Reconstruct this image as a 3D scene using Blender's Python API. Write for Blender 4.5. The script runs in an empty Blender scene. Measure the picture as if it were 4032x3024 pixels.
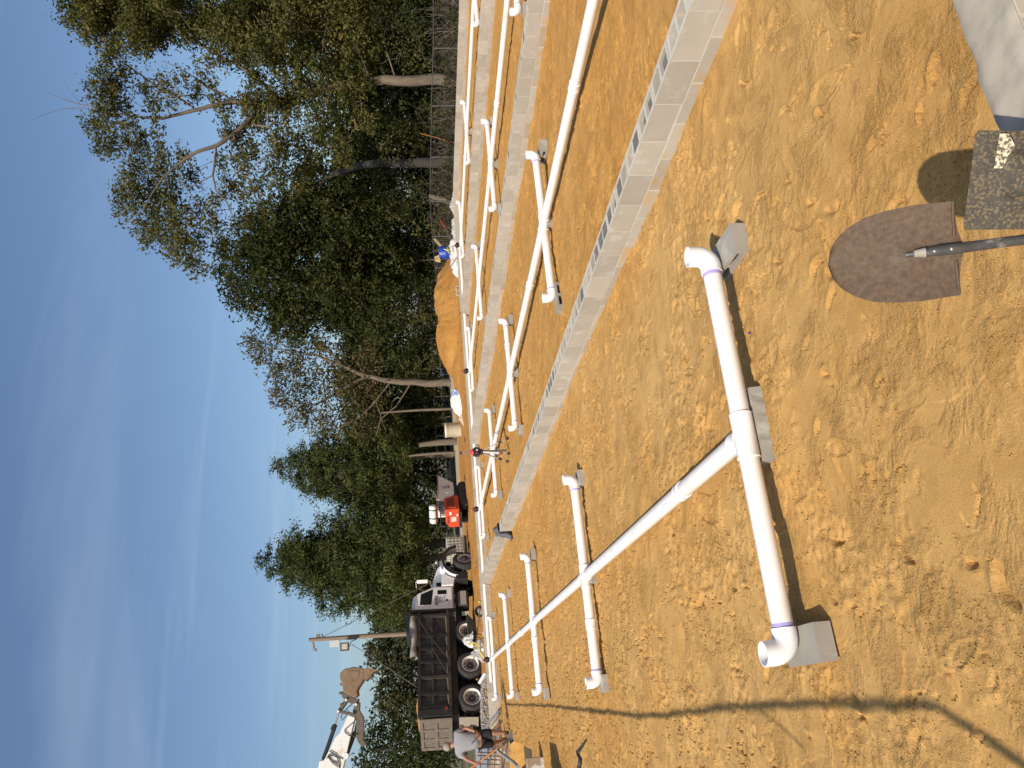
import bpy, bmesh, math, random
import numpy as np
from mathutils import Vector, Matrix, Euler

SC = bpy.context.scene
COL = SC.collection
R = math.radians

# ---------------------------------------------------------------- camera
CAM_Z, FPX, PITCH, ROLL, YAW = 2.0, 3170.0, 0.1133, 0.0483, 0.3762
_F = Vector((math.sin(YAW)*math.cos(PITCH), math.cos(YAW)*math.cos(PITCH), -math.sin(PITCH)))
_R0 = Vector((math.cos(YAW), -math.sin(YAW), 0.0))
_U0 = _R0.cross(_F)
_R = _R0*math.cos(ROLL) - _U0*math.sin(ROLL)          # right of the upright view
_U = _R0*math.sin(ROLL) + _U0*math.cos(ROLL)          # up of the upright view
cam_data = bpy.data.cameras.new('camera')
cam = bpy.data.objects.new('camera', cam_data)
COL.objects.link(cam)
# the phone was held so that the picture lies on its side: picture right = down, picture up = right
m = Matrix((-_U, _R, -_F)).transposed().to_4x4()
m.translation = (0, 0, CAM_Z)
cam.matrix_world = m
cam_data.sensor_fit = 'HORIZONTAL'
cam_data.sensor_width = 36.0
cam_data.lens = FPX/4032*36.0
cam_data.clip_start = 0.05
cam_data.clip_end = 3000
SC.camera = cam

# ---------------------------------------------------------------- world, sun, exposure
SUN_EL, SUN_AZ = 40.0, 226.0
world = bpy.data.worlds.new('World')
SC.world = world
world.use_nodes = True
nt = world.node_tree
bg = nt.nodes['Background']
sky = nt.nodes.new('ShaderNodeTexSky')
sky.sky_type = 'NISHITA'
sky.sun_disc = False
sky.sun_elevation = R(SUN_EL)
sky.sun_rotation = R(SUN_AZ)
sky.air_density = 1.0
sky.dust_density = 1.6
sky.ozone_density = 3.2
# thin streaks of cirrus over the blue
tc = nt.nodes.new('ShaderNodeTexCoord')
sep = nt.nodes.new('ShaderNodeSeparateXYZ')
nt.links.new(tc.outputs['Generated'], sep.inputs[0])
zc = nt.nodes.new('ShaderNodeMath'); zc.operation = 'MAXIMUM'; zc.inputs[1].default_value = 0.03
nt.links.new(sep.outputs['Z'], zc.inputs[0])
dx = nt.nodes.new('ShaderNodeMath'); dx.operation = 'DIVIDE'
dy = nt.nodes.new('ShaderNodeMath'); dy.operation = 'DIVIDE'
nt.links.new(sep.outputs['X'], dx.inputs[0]); nt.links.new(zc.outputs[0], dx.inputs[1])
nt.links.new(sep.outputs['Y'], dy.inputs[0]); nt.links.new(zc.outputs[0], dy.inputs[1])
cmb = nt.nodes.new('ShaderNodeCombineXYZ')
nt.links.new(dx.outputs[0], cmb.inputs[0]); nt.links.new(dy.outputs[0], cmb.inputs[1])
mp = nt.nodes.new('ShaderNodeMapping')
mp.inputs['Rotation'].default_value = (0, 0, R(24))
mp.inputs['Scale'].default_value = (0.18, 0.62, 1)
mp.inputs['Location'].default_value = (1.7, 0.4, 0)
nt.links.new(cmb.outputs[0], mp.inputs[0])
nz = nt.nodes.new('ShaderNodeTexNoise')
nz.inputs['Scale'].default_value = 1.6
nz.inputs['Detail'].default_value = 7
nz.inputs['Roughness'].default_value = 0.55
nz.inputs['Distortion'].default_value = 0.6
nt.links.new(mp.outputs[0], nz.inputs['Vector'])
cr = nt.nodes.new('ShaderNodeValToRGB')
cr.color_ramp.elements[0].position = 0.53
cr.color_ramp.elements[0].color = (0, 0, 0, 1)
cr.color_ramp.elements[1].position = 0.80
cr.color_ramp.elements[1].color = (0.22, 0.22, 0.22, 1)
nt.links.new(nz.outputs['Fac'], cr.inputs[0])
mx = nt.nodes.new('ShaderNodeMixRGB')
mx.inputs[2].default_value = (7.2, 7.8, 8.8, 1)
nt.links.new(cr.outputs[0], mx.inputs[0])
hsn = nt.nodes.new('ShaderNodeHueSaturation'); hsn.inputs['Saturation'].default_value = 1.02; hsn.inputs['Value'].default_value = 1.10
nt.links.new(sky.outputs[0], hsn.inputs['Color'])
nt.links.new(hsn.outputs[0], mx.inputs[1])
nt.links.new(mx.outputs[0], bg.inputs[0])
bg.inputs[1].default_value = 0.108

sun_data = bpy.data.lights.new('sun', 'SUN')
sun_data.energy = 4.7
sun_data.angle = R(0.53)
sun_data.color = (1.0, 0.915, 0.785)
sun = bpy.data.objects.new('sun', sun_data)
COL.objects.link(sun)
_sd = Vector((math.sin(R(SUN_AZ))*math.cos(R(SUN_EL)), math.cos(R(SUN_AZ))*math.cos(R(SUN_EL)), math.sin(R(SUN_EL))))
sun.rotation_euler = _sd.to_track_quat('Z', 'Y').to_euler()
sun.location = _sd*60

SC.render.engine = 'CYCLES'
SC.view_settings.view_transform = 'Standard'
SC.view_settings.look = 'None'
SC.view_settings.gamma = 1.0
SC.view_settings.exposure = 0.0
SC.cycles.max_bounces = 6
SC.cycles.diffuse_bounces = 3
SC.cycles.transparent_max_bounces = 12

# ---------------------------------------------------------------- helpers
def ray(x, y):
    return _F + _R*((3024-y-1512)/FPX) - _U*((x-2016)/FPX)
def atY(x, y, Y):                       # the point of a sight line that lies at distance Y down the site
    r = ray(x, y); return Vector((0, 0, CAM_Z)) + r*(Y/r.y)
def atX(x, y, X):
    r = ray(x, y); return Vector((0, 0, CAM_Z)) + r*(X/r.x)
def atZ(x, y, z=0.0):
    r = ray(x, y); return Vector((0, 0, CAM_Z)) + r*((z-CAM_Z)/r.z)

def tag(o, label=None, cat=None, group=None, kind=None):
    if label: o['label'] = label
    if cat: o['category'] = cat
    if group: o['group'] = group
    if kind: o['kind'] = kind
    return o
def empty(name, loc=(0, 0, 0), rz=0.0, label=None, cat=None, group=None, rot=None):
    o = bpy.data.objects.new(name, None)
    o.empty_display_size = 0.1
    COL.objects.link(o)
    o.location = loc
    o.rotation_euler = rot if rot else (0, 0, rz)
    return tag(o, label, cat, group)
def link(name, me, parent=None, loc=None, rot=None, scale=None):
    o = bpy.data.objects.new(name, me)
    COL.objects.link(o)
    if parent is not None: o.parent = parent
    if loc is not None: o.location = loc
    if rot is not None: o.rotation_euler = rot
    if scale is not None: o.scale = scale
    return o
def copy_tree(o, parent=None):
    c = o.copy(); COL.objects.link(c); c.parent = parent
    for ch in [k for k in bpy.data.objects if k.parent is o]:
        copy_tree(ch, c)
    return c

def frame_of(d):
    d = Vector(d).normalized()
    a = Vector((0, 0, 1)) if abs(d.z) < 0.95 else Vector((1, 0, 0))
    u = d.cross(a).normalized(); v = u.cross(d).normalized()
    return d, u, v

class MB:
    """collects boxes, tubes, lathes and plates for one mesh"""
    def __init__(s): s.v = []; s.f = []; s.sm = []; s.mi = []; s.cm = 0
    def add(s, vs, fs, smooth=False):
        b = len(s.v); s.v += [tuple(p) for p in vs]
        for f in fs:
            s.f.append(tuple(i+b for i in f)); s.sm.append(smooth); s.mi.append(s.cm)
        return s
    def box(s, c, d, rot=None):
        x, y, z = d[0]/2, d[1]/2, d[2]/2
        P = [Vector(p) for p in ((-x,-y,-z),(x,-y,-z),(x,y,-z),(-x,y,-z),(-x,-y,z),(x,-y,z),(x,y,z),(-x,y,z))]
        if rot is not None:
            M_ = rot if isinstance(rot, Matrix) else Euler(rot).to_matrix()
            P = [M_ @ p for p in P]
        c = Vector(c)
        return s.add([p+c for p in P], [(0,3,2,1),(4,5,6,7),(0,1,5,4),(1,2,6,5),(2,3,7,6),(3,0,4,7)])
    def bar(s, p0, p1, w, h=None, up=None):
        """square bar between two points"""
        p0, p1 = Vector(p0), Vector(p1); h = h or w
        d = (p1-p0).normalized()
        up = Vector(up) if up else (Vector((0,0,1)) if abs(d.z) < 0.95 else Vector((1,0,0)))
        u = d.cross(up).normalized(); v = u.cross(d).normalized()
        P = []
        for p in (p0, p1):
            for a, b in ((-1,-1),(1,-1),(1,1),(-1,1)): P.append(p + u*a*w/2 + v*b*h/2)
        return s.add(P, [(0,3,2,1)[::-1],(4,5,6,7)[::-1],(0,4,5,1),(1,5,6,2),(2,6,7,3),(3,7,4,0)])
    def tube(s, pts, rad, n=10, cap=True, smooth=True):
        pts = [Vector(p) for p in pts]
        if not hasattr(rad, '__len__'): rad = [rad]*len(pts)
        vs, fs = [], []
        u = None
        for i, p in enumerate(pts):
            d = (pts[min(i+1, len(pts)-1)]-pts[max(i-1, 0)])
            if d.length < 1e-9: d = Vector((0,0,1))
            d.normalize()
            if u is None: _, u, v = frame_of(d)
            else:
                u = (u - d*u.dot(d))
                if u.length < 1e-6: _, u, v = frame_of(d)
                u.normalize(); v = u.cross(d)
            for k in range(n):
                a = 2*math.pi*k/n
                vs.append(p + (u*math.cos(a)+v*math.sin(a))*rad[i])
        for i in range(len(pts)-1):
            for k in range(n):
                a, b = i*n+k, i*n+(k+1) % n
                fs.append((a, a+n, b+n, b))
        s.add(vs, fs, smooth)
        if cap:
            s.add(vs[:n], [tuple(range(n))]); s.add(vs[-n:], [tuple(range(n))[::-1]])
        return s
    def cyl(s, p0, p1, r0, r1=None, n=16, cap=True):
        return s.tube([p0, p1], [r0, r0 if r1 is None else r1], n, cap)
    def lathe(s, prof, c=(0,0,0), axis=(0,0,1), n=24, smooth=True):
        """profile of (radius, height) turned about an axis"""
        d, u, v = frame_of(axis); c = Vector(c); vs = []; fs = []
        for r, h in prof:
            for k in range(n):
                a = 2*math.pi*k/n
                vs.append(c + d*h + (u*math.cos(a)+v*math.sin(a))*r)
        for i in range(len(prof)-1):
            for k in range(n):
                a, b = i*n+k, i*n+(k+1) % n
                fs.append((a, a+n, b+n, b))
        return s.add(vs, fs, smooth)
    def prism(s, poly, a, b, axis='y'):
        """outline extruded from a to b along an axis; outline given in the two other axes (xz, yz or xy)"""
        n = len(poly); f = {'y': lambda p, t: (p[0], t, p[1]), 'x': lambda p, t: (t, p[0], p[1]), 'z': lambda p, t: (p[0], p[1], t)}[axis]
        vs = [f(p, a) for p in poly] + [f(p, b) for p in poly]
        fs = [tuple(range(n)), tuple(range(n, 2*n))[::-1]] + [(i, i+n, (i+1) % n+n, (i+1) % n) for i in range(n)]
        return s.add(vs, fs)
    def grid(s, fn, nu, nv, smooth=True, thick=0.0):
        vs = [Vector(fn(i/(nu-1), j/(nv-1))) for i in range(nu) for j in range(nv)]
        fs = [(i*nv+j, (i+1)*nv+j, (i+1)*nv+j+1, i*nv+j+1) for i in range(nu-1) for j in range(nv-1)]
        return s.add(vs, fs, smooth)
    def mesh(s, name, mats, bevel=0.0):
        me = bpy.data.meshes.new(name)
        me.from_pydata(s.v, [], s.f)
        if not isinstance(mats, (list, tuple)): mats = [mats]
        for m_ in mats: me.materials.append(m_)
        me.polygons.foreach_set('use_smooth', s.sm)
        me.polygons.foreach_set('material_index', s.mi)
        bm = bmesh.new(); bm.from_mesh(me)
        bmesh.ops.recalc_face_normals(bm, faces=bm.faces)
        if bevel > 0:
            bmesh.ops.remove_doubles(bm, verts=bm.verts, dist=1e-5)
            es = [e for e in bm.edges if len(e.link_faces) == 2 and e.calc_face_angle(0) > 0.6]
            bmesh.ops.bevel(bm, geom=es, offset=bevel, segments=1, affect='EDGES', profile=0.7)
        bm.to_mesh(me); bm.free()
        me.update()
        return me
    def build(s, name, mats, parent=None, bevel=0.0, **kw):
        return link(name, s.mesh(name, mats, bevel), parent, **kw)

# ---------------------------------------------------------------- materials
def mat(name, c, c2=None, scale=8.0, rough=0.6, metal=0.0, bump=0.0, bscale=None, contrast=0.5, jitter=0.0,
        detail=4, spec=0.5, coat=0.0, c3=None, c3scale=None, c3amt=0.5, trans=0.0, stretch=None, alpha=None, world=False):
    """principled material whose colour is broken up by noise; jitter shifts the tone from object to object"""
    m_ = bpy.data.materials.new(name); m_.use_nodes = True
    t = m_.node_tree; p = t.nodes['Principled BSDF']; L = t.links.new
    p.inputs['Roughness'].default_value = rough
    p.inputs['Metallic'].default_value = metal
    p.inputs['Specular IOR Level'].default_value = spec
    if coat: p.inputs['Coat Weight'].default_value = coat
    if alpha is not None: p.inputs['Alpha'].default_value = alpha
    tcn = t.nodes.new('ShaderNodeTexCoord')
    oi = t.nodes.new('ShaderNodeObjectInfo')
    if world:
        geo = t.nodes.new('ShaderNodeNewGeometry'); vec = geo.outputs['Position']
    else:
        va = t.nodes.new('ShaderNodeVectorMath'); va.operation = 'MULTIPLY_ADD'
        cx = t.nodes.new('ShaderNodeCombineXYZ')
        L(oi.outputs['Random'], cx.inputs[0]); L(oi.outputs['Random'], cx.inputs[1])
        L(cx.outputs[0], va.inputs[0]); va.inputs[1].default_value = (31.7, 17.3, 0); L(tcn.outputs['Object'], va.inputs[2])
        vec = va.outputs[0]
    if stretch:
        mpn = t.nodes.new('ShaderNodeMapping'); mpn.inputs['Scale'].default_value = stretch
        L(vec, mpn.inputs[0]); vec = mpn.outputs[0]
    def noise(sc, det=detail, ro=0.6):
        n_ = t.nodes.new('ShaderNodeTexNoise'); n_.inputs['Scale'].default_value = sc
        n_.inputs['Detail'].default_value = det; n_.inputs['Roughness'].default_value = ro
        L(vec, n_.inputs['Vector']); return n_
    out = None
    if c2 is None: c2 = tuple(k*0.82 for k in c)
    n1 = noise(scale)
    rm = t.nodes.new('ShaderNodeValToRGB')
    rm.color_ramp.elements[0].position = 0.5-contrast/2; rm.color_ramp.elements[0].color = (*c2, 1)
    rm.color_ramp.elements[1].position = 0.5+contrast/2; rm.color_ramp.elements[1].color = (*c, 1)
    L(n1.outputs['Fac'], rm.inputs[0]); out = rm.outputs[0]
    if c3 is not None:
        n3 = noise(c3scale or scale*0.3, 5)
        r3 = t.nodes.new('ShaderNodeValToRGB')
        r3.color_ramp.elements[0].position = 0.62-0.25*c3amt; r3.color_ramp.elements[0].color = (0, 0, 0, 1)
        r3.color_ramp.elements[1].position = 0.72-0.2*c3amt; r3.color_ramp.elements[1].color = (1, 1, 1, 1)
        L(n3.outputs['Fac'], r3.inputs[0])
        mm = t.nodes.new('ShaderNodeMixRGB'); mm.inputs[2].default_value = (*c3, 1)
        L(r3.outputs[0], mm.inputs[0]); L(out, mm.inputs[1]); out = mm.outputs[0]
    if jitter:
        mr = t.nodes.new('ShaderNodeMapRange'); mr.inputs[3].default_value = 1-jitter; mr.inputs[4].default_value = 1+jitter
        L(oi.outputs['Random'], mr.inputs[0])
        hv = t.nodes.new('ShaderNodeHueSaturation'); L(mr.outputs[0], hv.inputs['Value']); L(out, hv.inputs['Color'])
        out = hv.outputs[0]
    L(out, p.inputs['Base Color'])
    if bump:
        nb = noise(bscale or scale*4, 5, 0.65)
        bn = t.nodes.new('ShaderNodeBump'); bn.inputs['Strength'].default_value = min(1.0, bump)
        bn.inputs['Distance'].default_value = 0.02 if bump <= 1 else 0.02*bump
        L(nb.outputs['Fac'], bn.inputs['Height']); L(bn.outputs[0], p.inputs['Normal'])
    if trans:
        p.inputs['Transmission Weight'].default_value = trans
    return m_

# ================================================================ GROUND
rng = np.random.default_rng(7)
def _hash(ix, iy, seed):
    h = (ix.astype(np.int64)*374761393 + iy.astype(np.int64)*668265263 + seed*974634257) & 0x7fffffff
    h = ((h ^ (h >> 13))*1274126177) & 0x7fffffff
    return ((h ^ (h >> 16)) & 0xffff)/65535.0
def vn(x, y, sc, seed):
    x = x/sc; y = y/sc
    ix = np.floor(x); iy = np.floor(y); fx = x-ix; fy = y-iy
    fx = fx*fx*fx*(fx*(fx*6-15)+10); fy = fy*fy*fy*(fy*(fy*6-15)+10)
    a = _hash(ix, iy, seed); b = _hash(ix+1, iy, seed); c = _hash(ix, iy+1, seed); d = _hash(ix+1, iy+1, seed)
    return (a*(1-fx)+b*fx)*(1-fy)+(c*(1-fx)+d*fx)*fy - 0.5
def sstep(a, b, x):
    t = np.clip((x-a)/(b-a), 0, 1); return t*t*(3-2*t)

WALL_Z = 0.289
PIT = (-2.0, -1.0, 19.0, 25.2)
def site_h(x, y):
    """broad shape of the site: level floor inside the walls, a low rise behind, a pit on the left"""
    h = 0.030*vn(x, y, 2.6, 1) + 0.016*vn(x, y, 1.1, 2)
    h += 0.05*sstep(5.5, 7.5, y)*(1-sstep(9, 14, y))*(1-sstep(3.0, 4.2, np.abs(x-3.2)))
    h += -0.05*sstep(22, 28, y)*(1-sstep(28.2, 28.4, y))*(1-sstep(3, 6, x))
    back = sstep(28.25, 28.6, y)
    h += back*(0.10 + 0.10*sstep(29.5, 32.5, y) + 0.07*vn(x, y, 3.1, 5) + 0.09*vn(x, y, 0.9, 6))*(1-sstep(35, 40, y))
    h += -0.13*sstep(36, 45, y)
    h += -0.55*sstep(19.8, 21.5, x)
    h += -0.35*(1-sstep(1.3, 1.7, y))
    px = sstep(PIT[0], PIT[0]+0.15, x)*(1-sstep(PIT[1]-0.12, PIT[1], x))
    py = sstep(PIT[2], PIT[2]+0.5, y)*(1-sstep(PIT[3]-0.9, PIT[3], y))
    h += -0.75*px*py
    h += 0.052*np.exp(-((x-1.36)/0.40)**2-((y-4.13)/0.18)**2)
    # heap of excavated sand behind the far wall
    for cx, cy, rx, ry, hh in ((16.6, 33.6, 2.9, 2.2, 0.72), (14.6, 33.4, 2.3, 1.8, 0.36), (18.4, 33.8, 2.2, 1.8, 0.40), (12.8, 33.0, 2.2, 1.5, 0.14)):
        q = ((x-cx)/rx)**2 + ((y-cy)/ry)**2
        h += hh*np.clip(1-q, 0, 1)**1.1*(1+0.22*vn(x, y, 0.8, 9)+0.16*vn(x, y, 0.3, 10))
    return h
def sand_h(x, y):
    h = site_h(x, y)
    far = (0.34+0.66*sstep(2.5, 4.4, y-0.35*(x-1.2)))*(1+0.5*sstep(6, 14, y))      # raked smooth by the front wall, walked over farther in
    wx_ = x+0.16*vn(x, y, 0.17, 31)+0.05*vn(x, y, 0.05, 33); wy_ = y+0.16*vn(x, y, 0.17, 32)+0.05*vn(x, y, 0.05, 34)
    h += 0.020*vn(wx_, wy_, 0.34, 23)*np.minimum(far, 1) + 0.009*vn(x, y, 0.16, 24)*np.minimum(far, 1)
    # overlapping prints and pressed plates: cells at different levels with broken rims
    for sc, am, sd in ((0.30, 0.013, 61), (0.15, 0.009, 65)):
        cx, cy = wx_/sc, wy_/sc*0.8
        ix, iy = np.floor(cx), np.floor(cy); best = np.full(x.shape, 9.0); lev = np.zeros(x.shape)
        for dx_ in (-1, 0, 1):
            for dy_ in (-1, 0, 1):
                px = ix+dx_+_hash(ix+dx_, iy+dy_, sd); py = iy+dy_+_hash(ix+dx_, iy+dy_, sd+1)
                d2 = (cx-px)**2+(cy-py)**2; k = d2 < best
                best = np.where(k, d2, best); lev = np.where(k, _hash(ix+dx_, iy+dy_, sd+2)-0.5, lev)
        h += am*far*lev*sstep(-0.25, 0.2, vn(x, y, 0.8, sd+3))
    m1 = sstep(-0.02, 0.20, vn(wx_, wy_, 0.40, 14)+0.5*vn(x, y, 0.14, 15))
    cr = 1.0*vn(x, y, 0.060, 21) + 0.9*vn(x, y, 0.034, 22)
    h += (0.06+0.94*m1)*0.017*cr*far
    e = np.abs(vn(wx_, wy_, 0.33, 41)+0.25*vn(x, y, 0.07, 42))          # cracks and heel marks
    h -= 0.030*np.minimum(far, 1)*np.exp(-(e/0.014)**2)*sstep(0.10, 0.22, vn(x, y, 0.45, 43))
    return h

def grow(a, b, s0, k, smax):
    out = [a]; s = s0
    while out[-1] < b: out.append(out[-1]+s); s = min(s*k, smax)
    return np.array(out)
xs = np.concatenate([-grow(0.75, 11, 0.03, 1.035, 0.5)[::-1], np.arange(-0.735, 3.75, 0.0115), grow(3.75, 23.5, 0.016, 1.011, 0.12)])
ys = np.concatenate([np.arange(0.2, 1.75, 0.1), np.arange(1.75, 5.0, 0.0115), grow(5.0, 31, 0.0125, 1.0085, 0.16), grow(31.2, 47, 0.17, 1.02, 0.5)])
# a loose print of soles: shallow ovals with a raised rim
foot = [(rng.uniform(-0.9, 3.4), rng.uniform(2.0, 8.5), rng.uniform(0, math.pi), rng.uniform(0.7, 1.15)) for _ in range(45)]
GX, GY = np.meshgrid(xs, ys, indexing='ij')
GZ = sand_h(GX, GY)
for fx, fy, fa, fs in foot:
    i0, i1 = np.searchsorted(xs, (fx-0.3, fx+0.3)); j0, j1 = np.searchsorted(ys, (fy-0.3, fy+0.3))
    if i1-i0 < 3 or j1-j0 < 3: continue
    sx = GX[i0:i1, j0:j1]-fx; sy = GY[i0:i1, j0:j1]-fy
    ca, sa = math.cos(fa), math.sin(fa)
    a = (sx*ca+sy*sa)/(0.15*fs); b = (-sx*sa+sy*ca)/(0.055*fs*(1+0.25*np.sin(a*2)))
    q = np.sqrt(a*a+b*b)
    GZ[i0:i1, j0:j1] += -0.009*fs*(1-sstep(0.82, 1.0, q)) + 0.004*np.exp(-((q-1.13)/0.14)**2)*(0.4+0.6*np.sin(7*np.arctan2(b, a)+fa*9)**2)
# heel cuts: short curved gouges with a crumbled lip
for _ in range(190):
    fx, fy = rng.uniform(-0.9, 3.6), 1.95+6.5*rng.random()**1.4
    rr_, a0, sp2, dep, wd_ = rng.uniform(0.03, 0.10), rng.uniform(0, 6.28), rng.uniform(0.6, 1.5), rng.uniform(0.012, 0.034), rng.uniform(0.009, 0.016)
    i0, i1 = np.searchsorted(xs, (fx-0.2, fx+0.2)); j0, j1 = np.searchsorted(ys, (fy-0.2, fy+0.2))
    if i1-i0 < 4 or j1-j0 < 4: continue
    sx = GX[i0:i1, j0:j1]-fx; sy = GY[i0:i1, j0:j1]-fy
    r_ = np.hypot(sx, sy)+0.012*vn(sx+fx, sy+fy, 0.04, 88); da = np.abs((np.arctan2(sy, sx)-a0+math.pi) % (2*math.pi)-math.pi)
    m_ = 1-sstep(sp2*0.6, sp2, da)
    GZ[i0:i1, j0:j1] += m_*(-dep*np.exp(-((r_-rr_)/wd_)**2) + 0.35*dep*np.exp(-((r_-rr_-2.2*wd_)/(1.3*wd_))**2))
nx, ny = GX.shape
co = np.stack([GX, GY, GZ], -1).reshape(-1, 3)
ii, jj = np.meshgrid(np.arange(nx-1), np.arange(ny-1), indexing='ij')
q0 = (ii*ny+jj).ravel()
quads = np.stack([q0, q0+ny, q0+ny+1, q0+1], 1)
def fast_mesh(name, co, quads, smooth=True, k=4):
    me = bpy.data.meshes.new(name)
    me.vertices.add(len(co)); me.vertices.foreach_set('co', np.ascontiguousarray(co, np.float32).ravel())
    me.loops.add(len(quads)*k); me.loops.foreach_set('vertex_index', np.ascontiguousarray(quads, np.int32).ravel())
    me.polygons.add(len(quads)); me.polygons.foreach_set('loop_start', np.arange(0, len(quads)*k, k, dtype=np.int32))
    me.polygons.foreach_set('use_smooth', np.full(len(quads), smooth))
    me.update(calc_edges=True)
    return me

def sand_material():
    m_ = bpy.data.materials.new('sand'); m_.use_nodes = True
    t = m_.node_tree; p = t.nodes['Principled BSDF']; L = t.links.new
    geo = t.nodes.new('ShaderNodeNewGeometry')
    def noise(sc, det=5, ro=0.6, dist=0.0):
        n_ = t.nodes.new('ShaderNodeTexNoise'); n_.inputs['Scale'].default_value = sc; n_.inputs['Detail'].default_value = det
        n_.inputs['Roughness'].default_value = ro; n_.inputs['Distortion'].default_value = dist
        L(geo.outputs['Position'], n_.inputs['Vector']); return n_.outputs['Fac']
    def ramp(f, *stops):
        r_ = t.nodes.new('ShaderNodeValToRGB'); e = r_.color_ramp.elements
        while len(e) < len(stops): e.new(0.5)
        for k, (pos, c) in enumerate(stops): e[k].position = pos; e[k].color = (*c, 1)
        L(f, r_.inputs[0]); return r_.outputs[0]
    def mix(f, a, b, mode='MIX'):
        x_ = t.nodes.new('ShaderNodeMixRGB'); x_.blend_type = mode
        if isinstance(f, float): x_.inputs[0].default_value = f
        else: L(f, x_.inputs[0])
        L(a, x_.inputs[1])
        if isinstance(b, tuple): x_.inputs[2].default_value = (*b, 1)
        else: L(b, x_.inputs[2])
        return x_.outputs[0]
    base = ramp(noise(0.55, 6, 0.6, 0.5), (0.26, (0.49, 0.268, 0.080)), (0.5, (0.52, 0.306, 0.104)), (0.76, (0.54, 0.342, 0.135)))
    # damper, redder sand lies in the bays beyond the nearest wall
    sx_ = t.nodes.new('ShaderNodeSeparateXYZ'); L(geo.outputs['Position'], sx_.inputs[0])
    mr_ = t.nodes.new('ShaderNodeMapRange'); mr_.inputs[1].default_value = 3.7; mr_.inputs[2].default_value = 3.9; L(sx_.outputs['X'], mr_.inputs[0])
    my_ = t.nodes.new('ShaderNodeMapRange'); my_.inputs[1].default_value = 6.0; my_.inputs[2].default_value = 15.0; my_.inputs[4].default_value = 0.75; L(sx_.outputs['Y'], my_.inputs[0])
    mx_ = t.nodes.new('ShaderNodeMath'); mx_.operation = 'MAXIMUM'; L(mr_.outputs[0], mx_.inputs[0]); L(my_.outputs[0], mx_.inputs[1])
    base = mix(mx_.outputs[0], base, mix(1.0, base, ramp(noise(0.8, 3), (0.3, (0.93, 0.83, 0.66)), (0.7, (0.96, 0.89, 0.76))), 'MULTIPLY'))
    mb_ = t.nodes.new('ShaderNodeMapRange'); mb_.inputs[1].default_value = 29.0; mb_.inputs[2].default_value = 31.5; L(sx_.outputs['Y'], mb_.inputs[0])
    base = mix(mb_.outputs[0], base, mix(1.0, base, ramp(noise(1.5, 4), (0.3, (0.74, 0.66, 0.60)), (0.7, (0.88, 0.82, 0.76))), 'MULTIPLY'))   # browner behind: shade of the heap's slope put into the colour
    mid = ramp(noise(5.5, 5, 0.6, 0.4), (0.30, (0.88, 0.85, 0.80)), (0.62, (1.03, 1.03, 1.03)))
    fine = ramp(noise(160, 4, 0.75), (0.28, (0.45, 0.40, 0.34)), (0.46, (1.0, 1.0, 1.0)), (0.73, (1.2, 1.23, 1.28)))
    c = mix(1.0, base, mid, 'MULTIPLY'); c = mix(0.85, c, fine, 'MULTIPLY')
    # clear grains of quartz
    vo = t.nodes.new('ShaderNodeTexVoronoi'); vo.inputs['Scale'].default_value = 75
    L(geo.outputs['Position'], vo.inputs['Vector'])
    gr = ramp(vo.outputs['Distance'], (0.07, (1, 1, 1)), (0.11, (0, 0, 0)))
    gm = ramp(noise(9, 3), (0.52, (0, 0, 0)), (0.58, (1, 1, 1)))
    gg = mix(1.0, gr, gm, 'MULTIPLY')
    c = mix(gg, c, (0.78, 0.68, 0.5))
    L(c, p.inputs['Base Color'])
    p.inputs['Roughness'].default_value = 0.92
    p.inputs['Specular IOR Level'].default_value = 0.15
    # dark specks paint small crumb shadows; they gather with the relief in broken patches
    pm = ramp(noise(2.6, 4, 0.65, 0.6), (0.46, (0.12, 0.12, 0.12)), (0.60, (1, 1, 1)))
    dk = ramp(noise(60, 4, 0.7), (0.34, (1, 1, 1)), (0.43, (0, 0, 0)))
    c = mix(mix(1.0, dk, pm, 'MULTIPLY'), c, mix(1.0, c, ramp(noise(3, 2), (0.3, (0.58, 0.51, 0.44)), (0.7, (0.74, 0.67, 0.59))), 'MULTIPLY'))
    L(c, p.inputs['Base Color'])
    hs = t.nodes.new('ShaderNodeMath'); hs.operation = 'MULTIPLY'; L(noise(52, 5, 0.7), hs.inputs[0]); L(pm, hs.inputs[1])
    h2 = t.nodes.new('ShaderNodeMath'); h2.operation = 'MULTIPLY_ADD'; L(noise(150, 3, 0.7), h2.inputs[0]); h2.inputs[1].default_value = 0.18; L(hs.outputs[0], h2.inputs[2])
    bn = t.nodes.new('ShaderNodeBump'); bn.inputs['Strength'].default_value = 1.0; bn.inputs['Distance'].default_value = 0.017
    L(h2.outputs[0], bn.inputs['Height']); L(bn.outputs[0], p.inputs['Normal'])
    return m_
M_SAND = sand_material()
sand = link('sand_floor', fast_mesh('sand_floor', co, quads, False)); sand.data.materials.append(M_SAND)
tag(sand, kind='structure')
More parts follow.
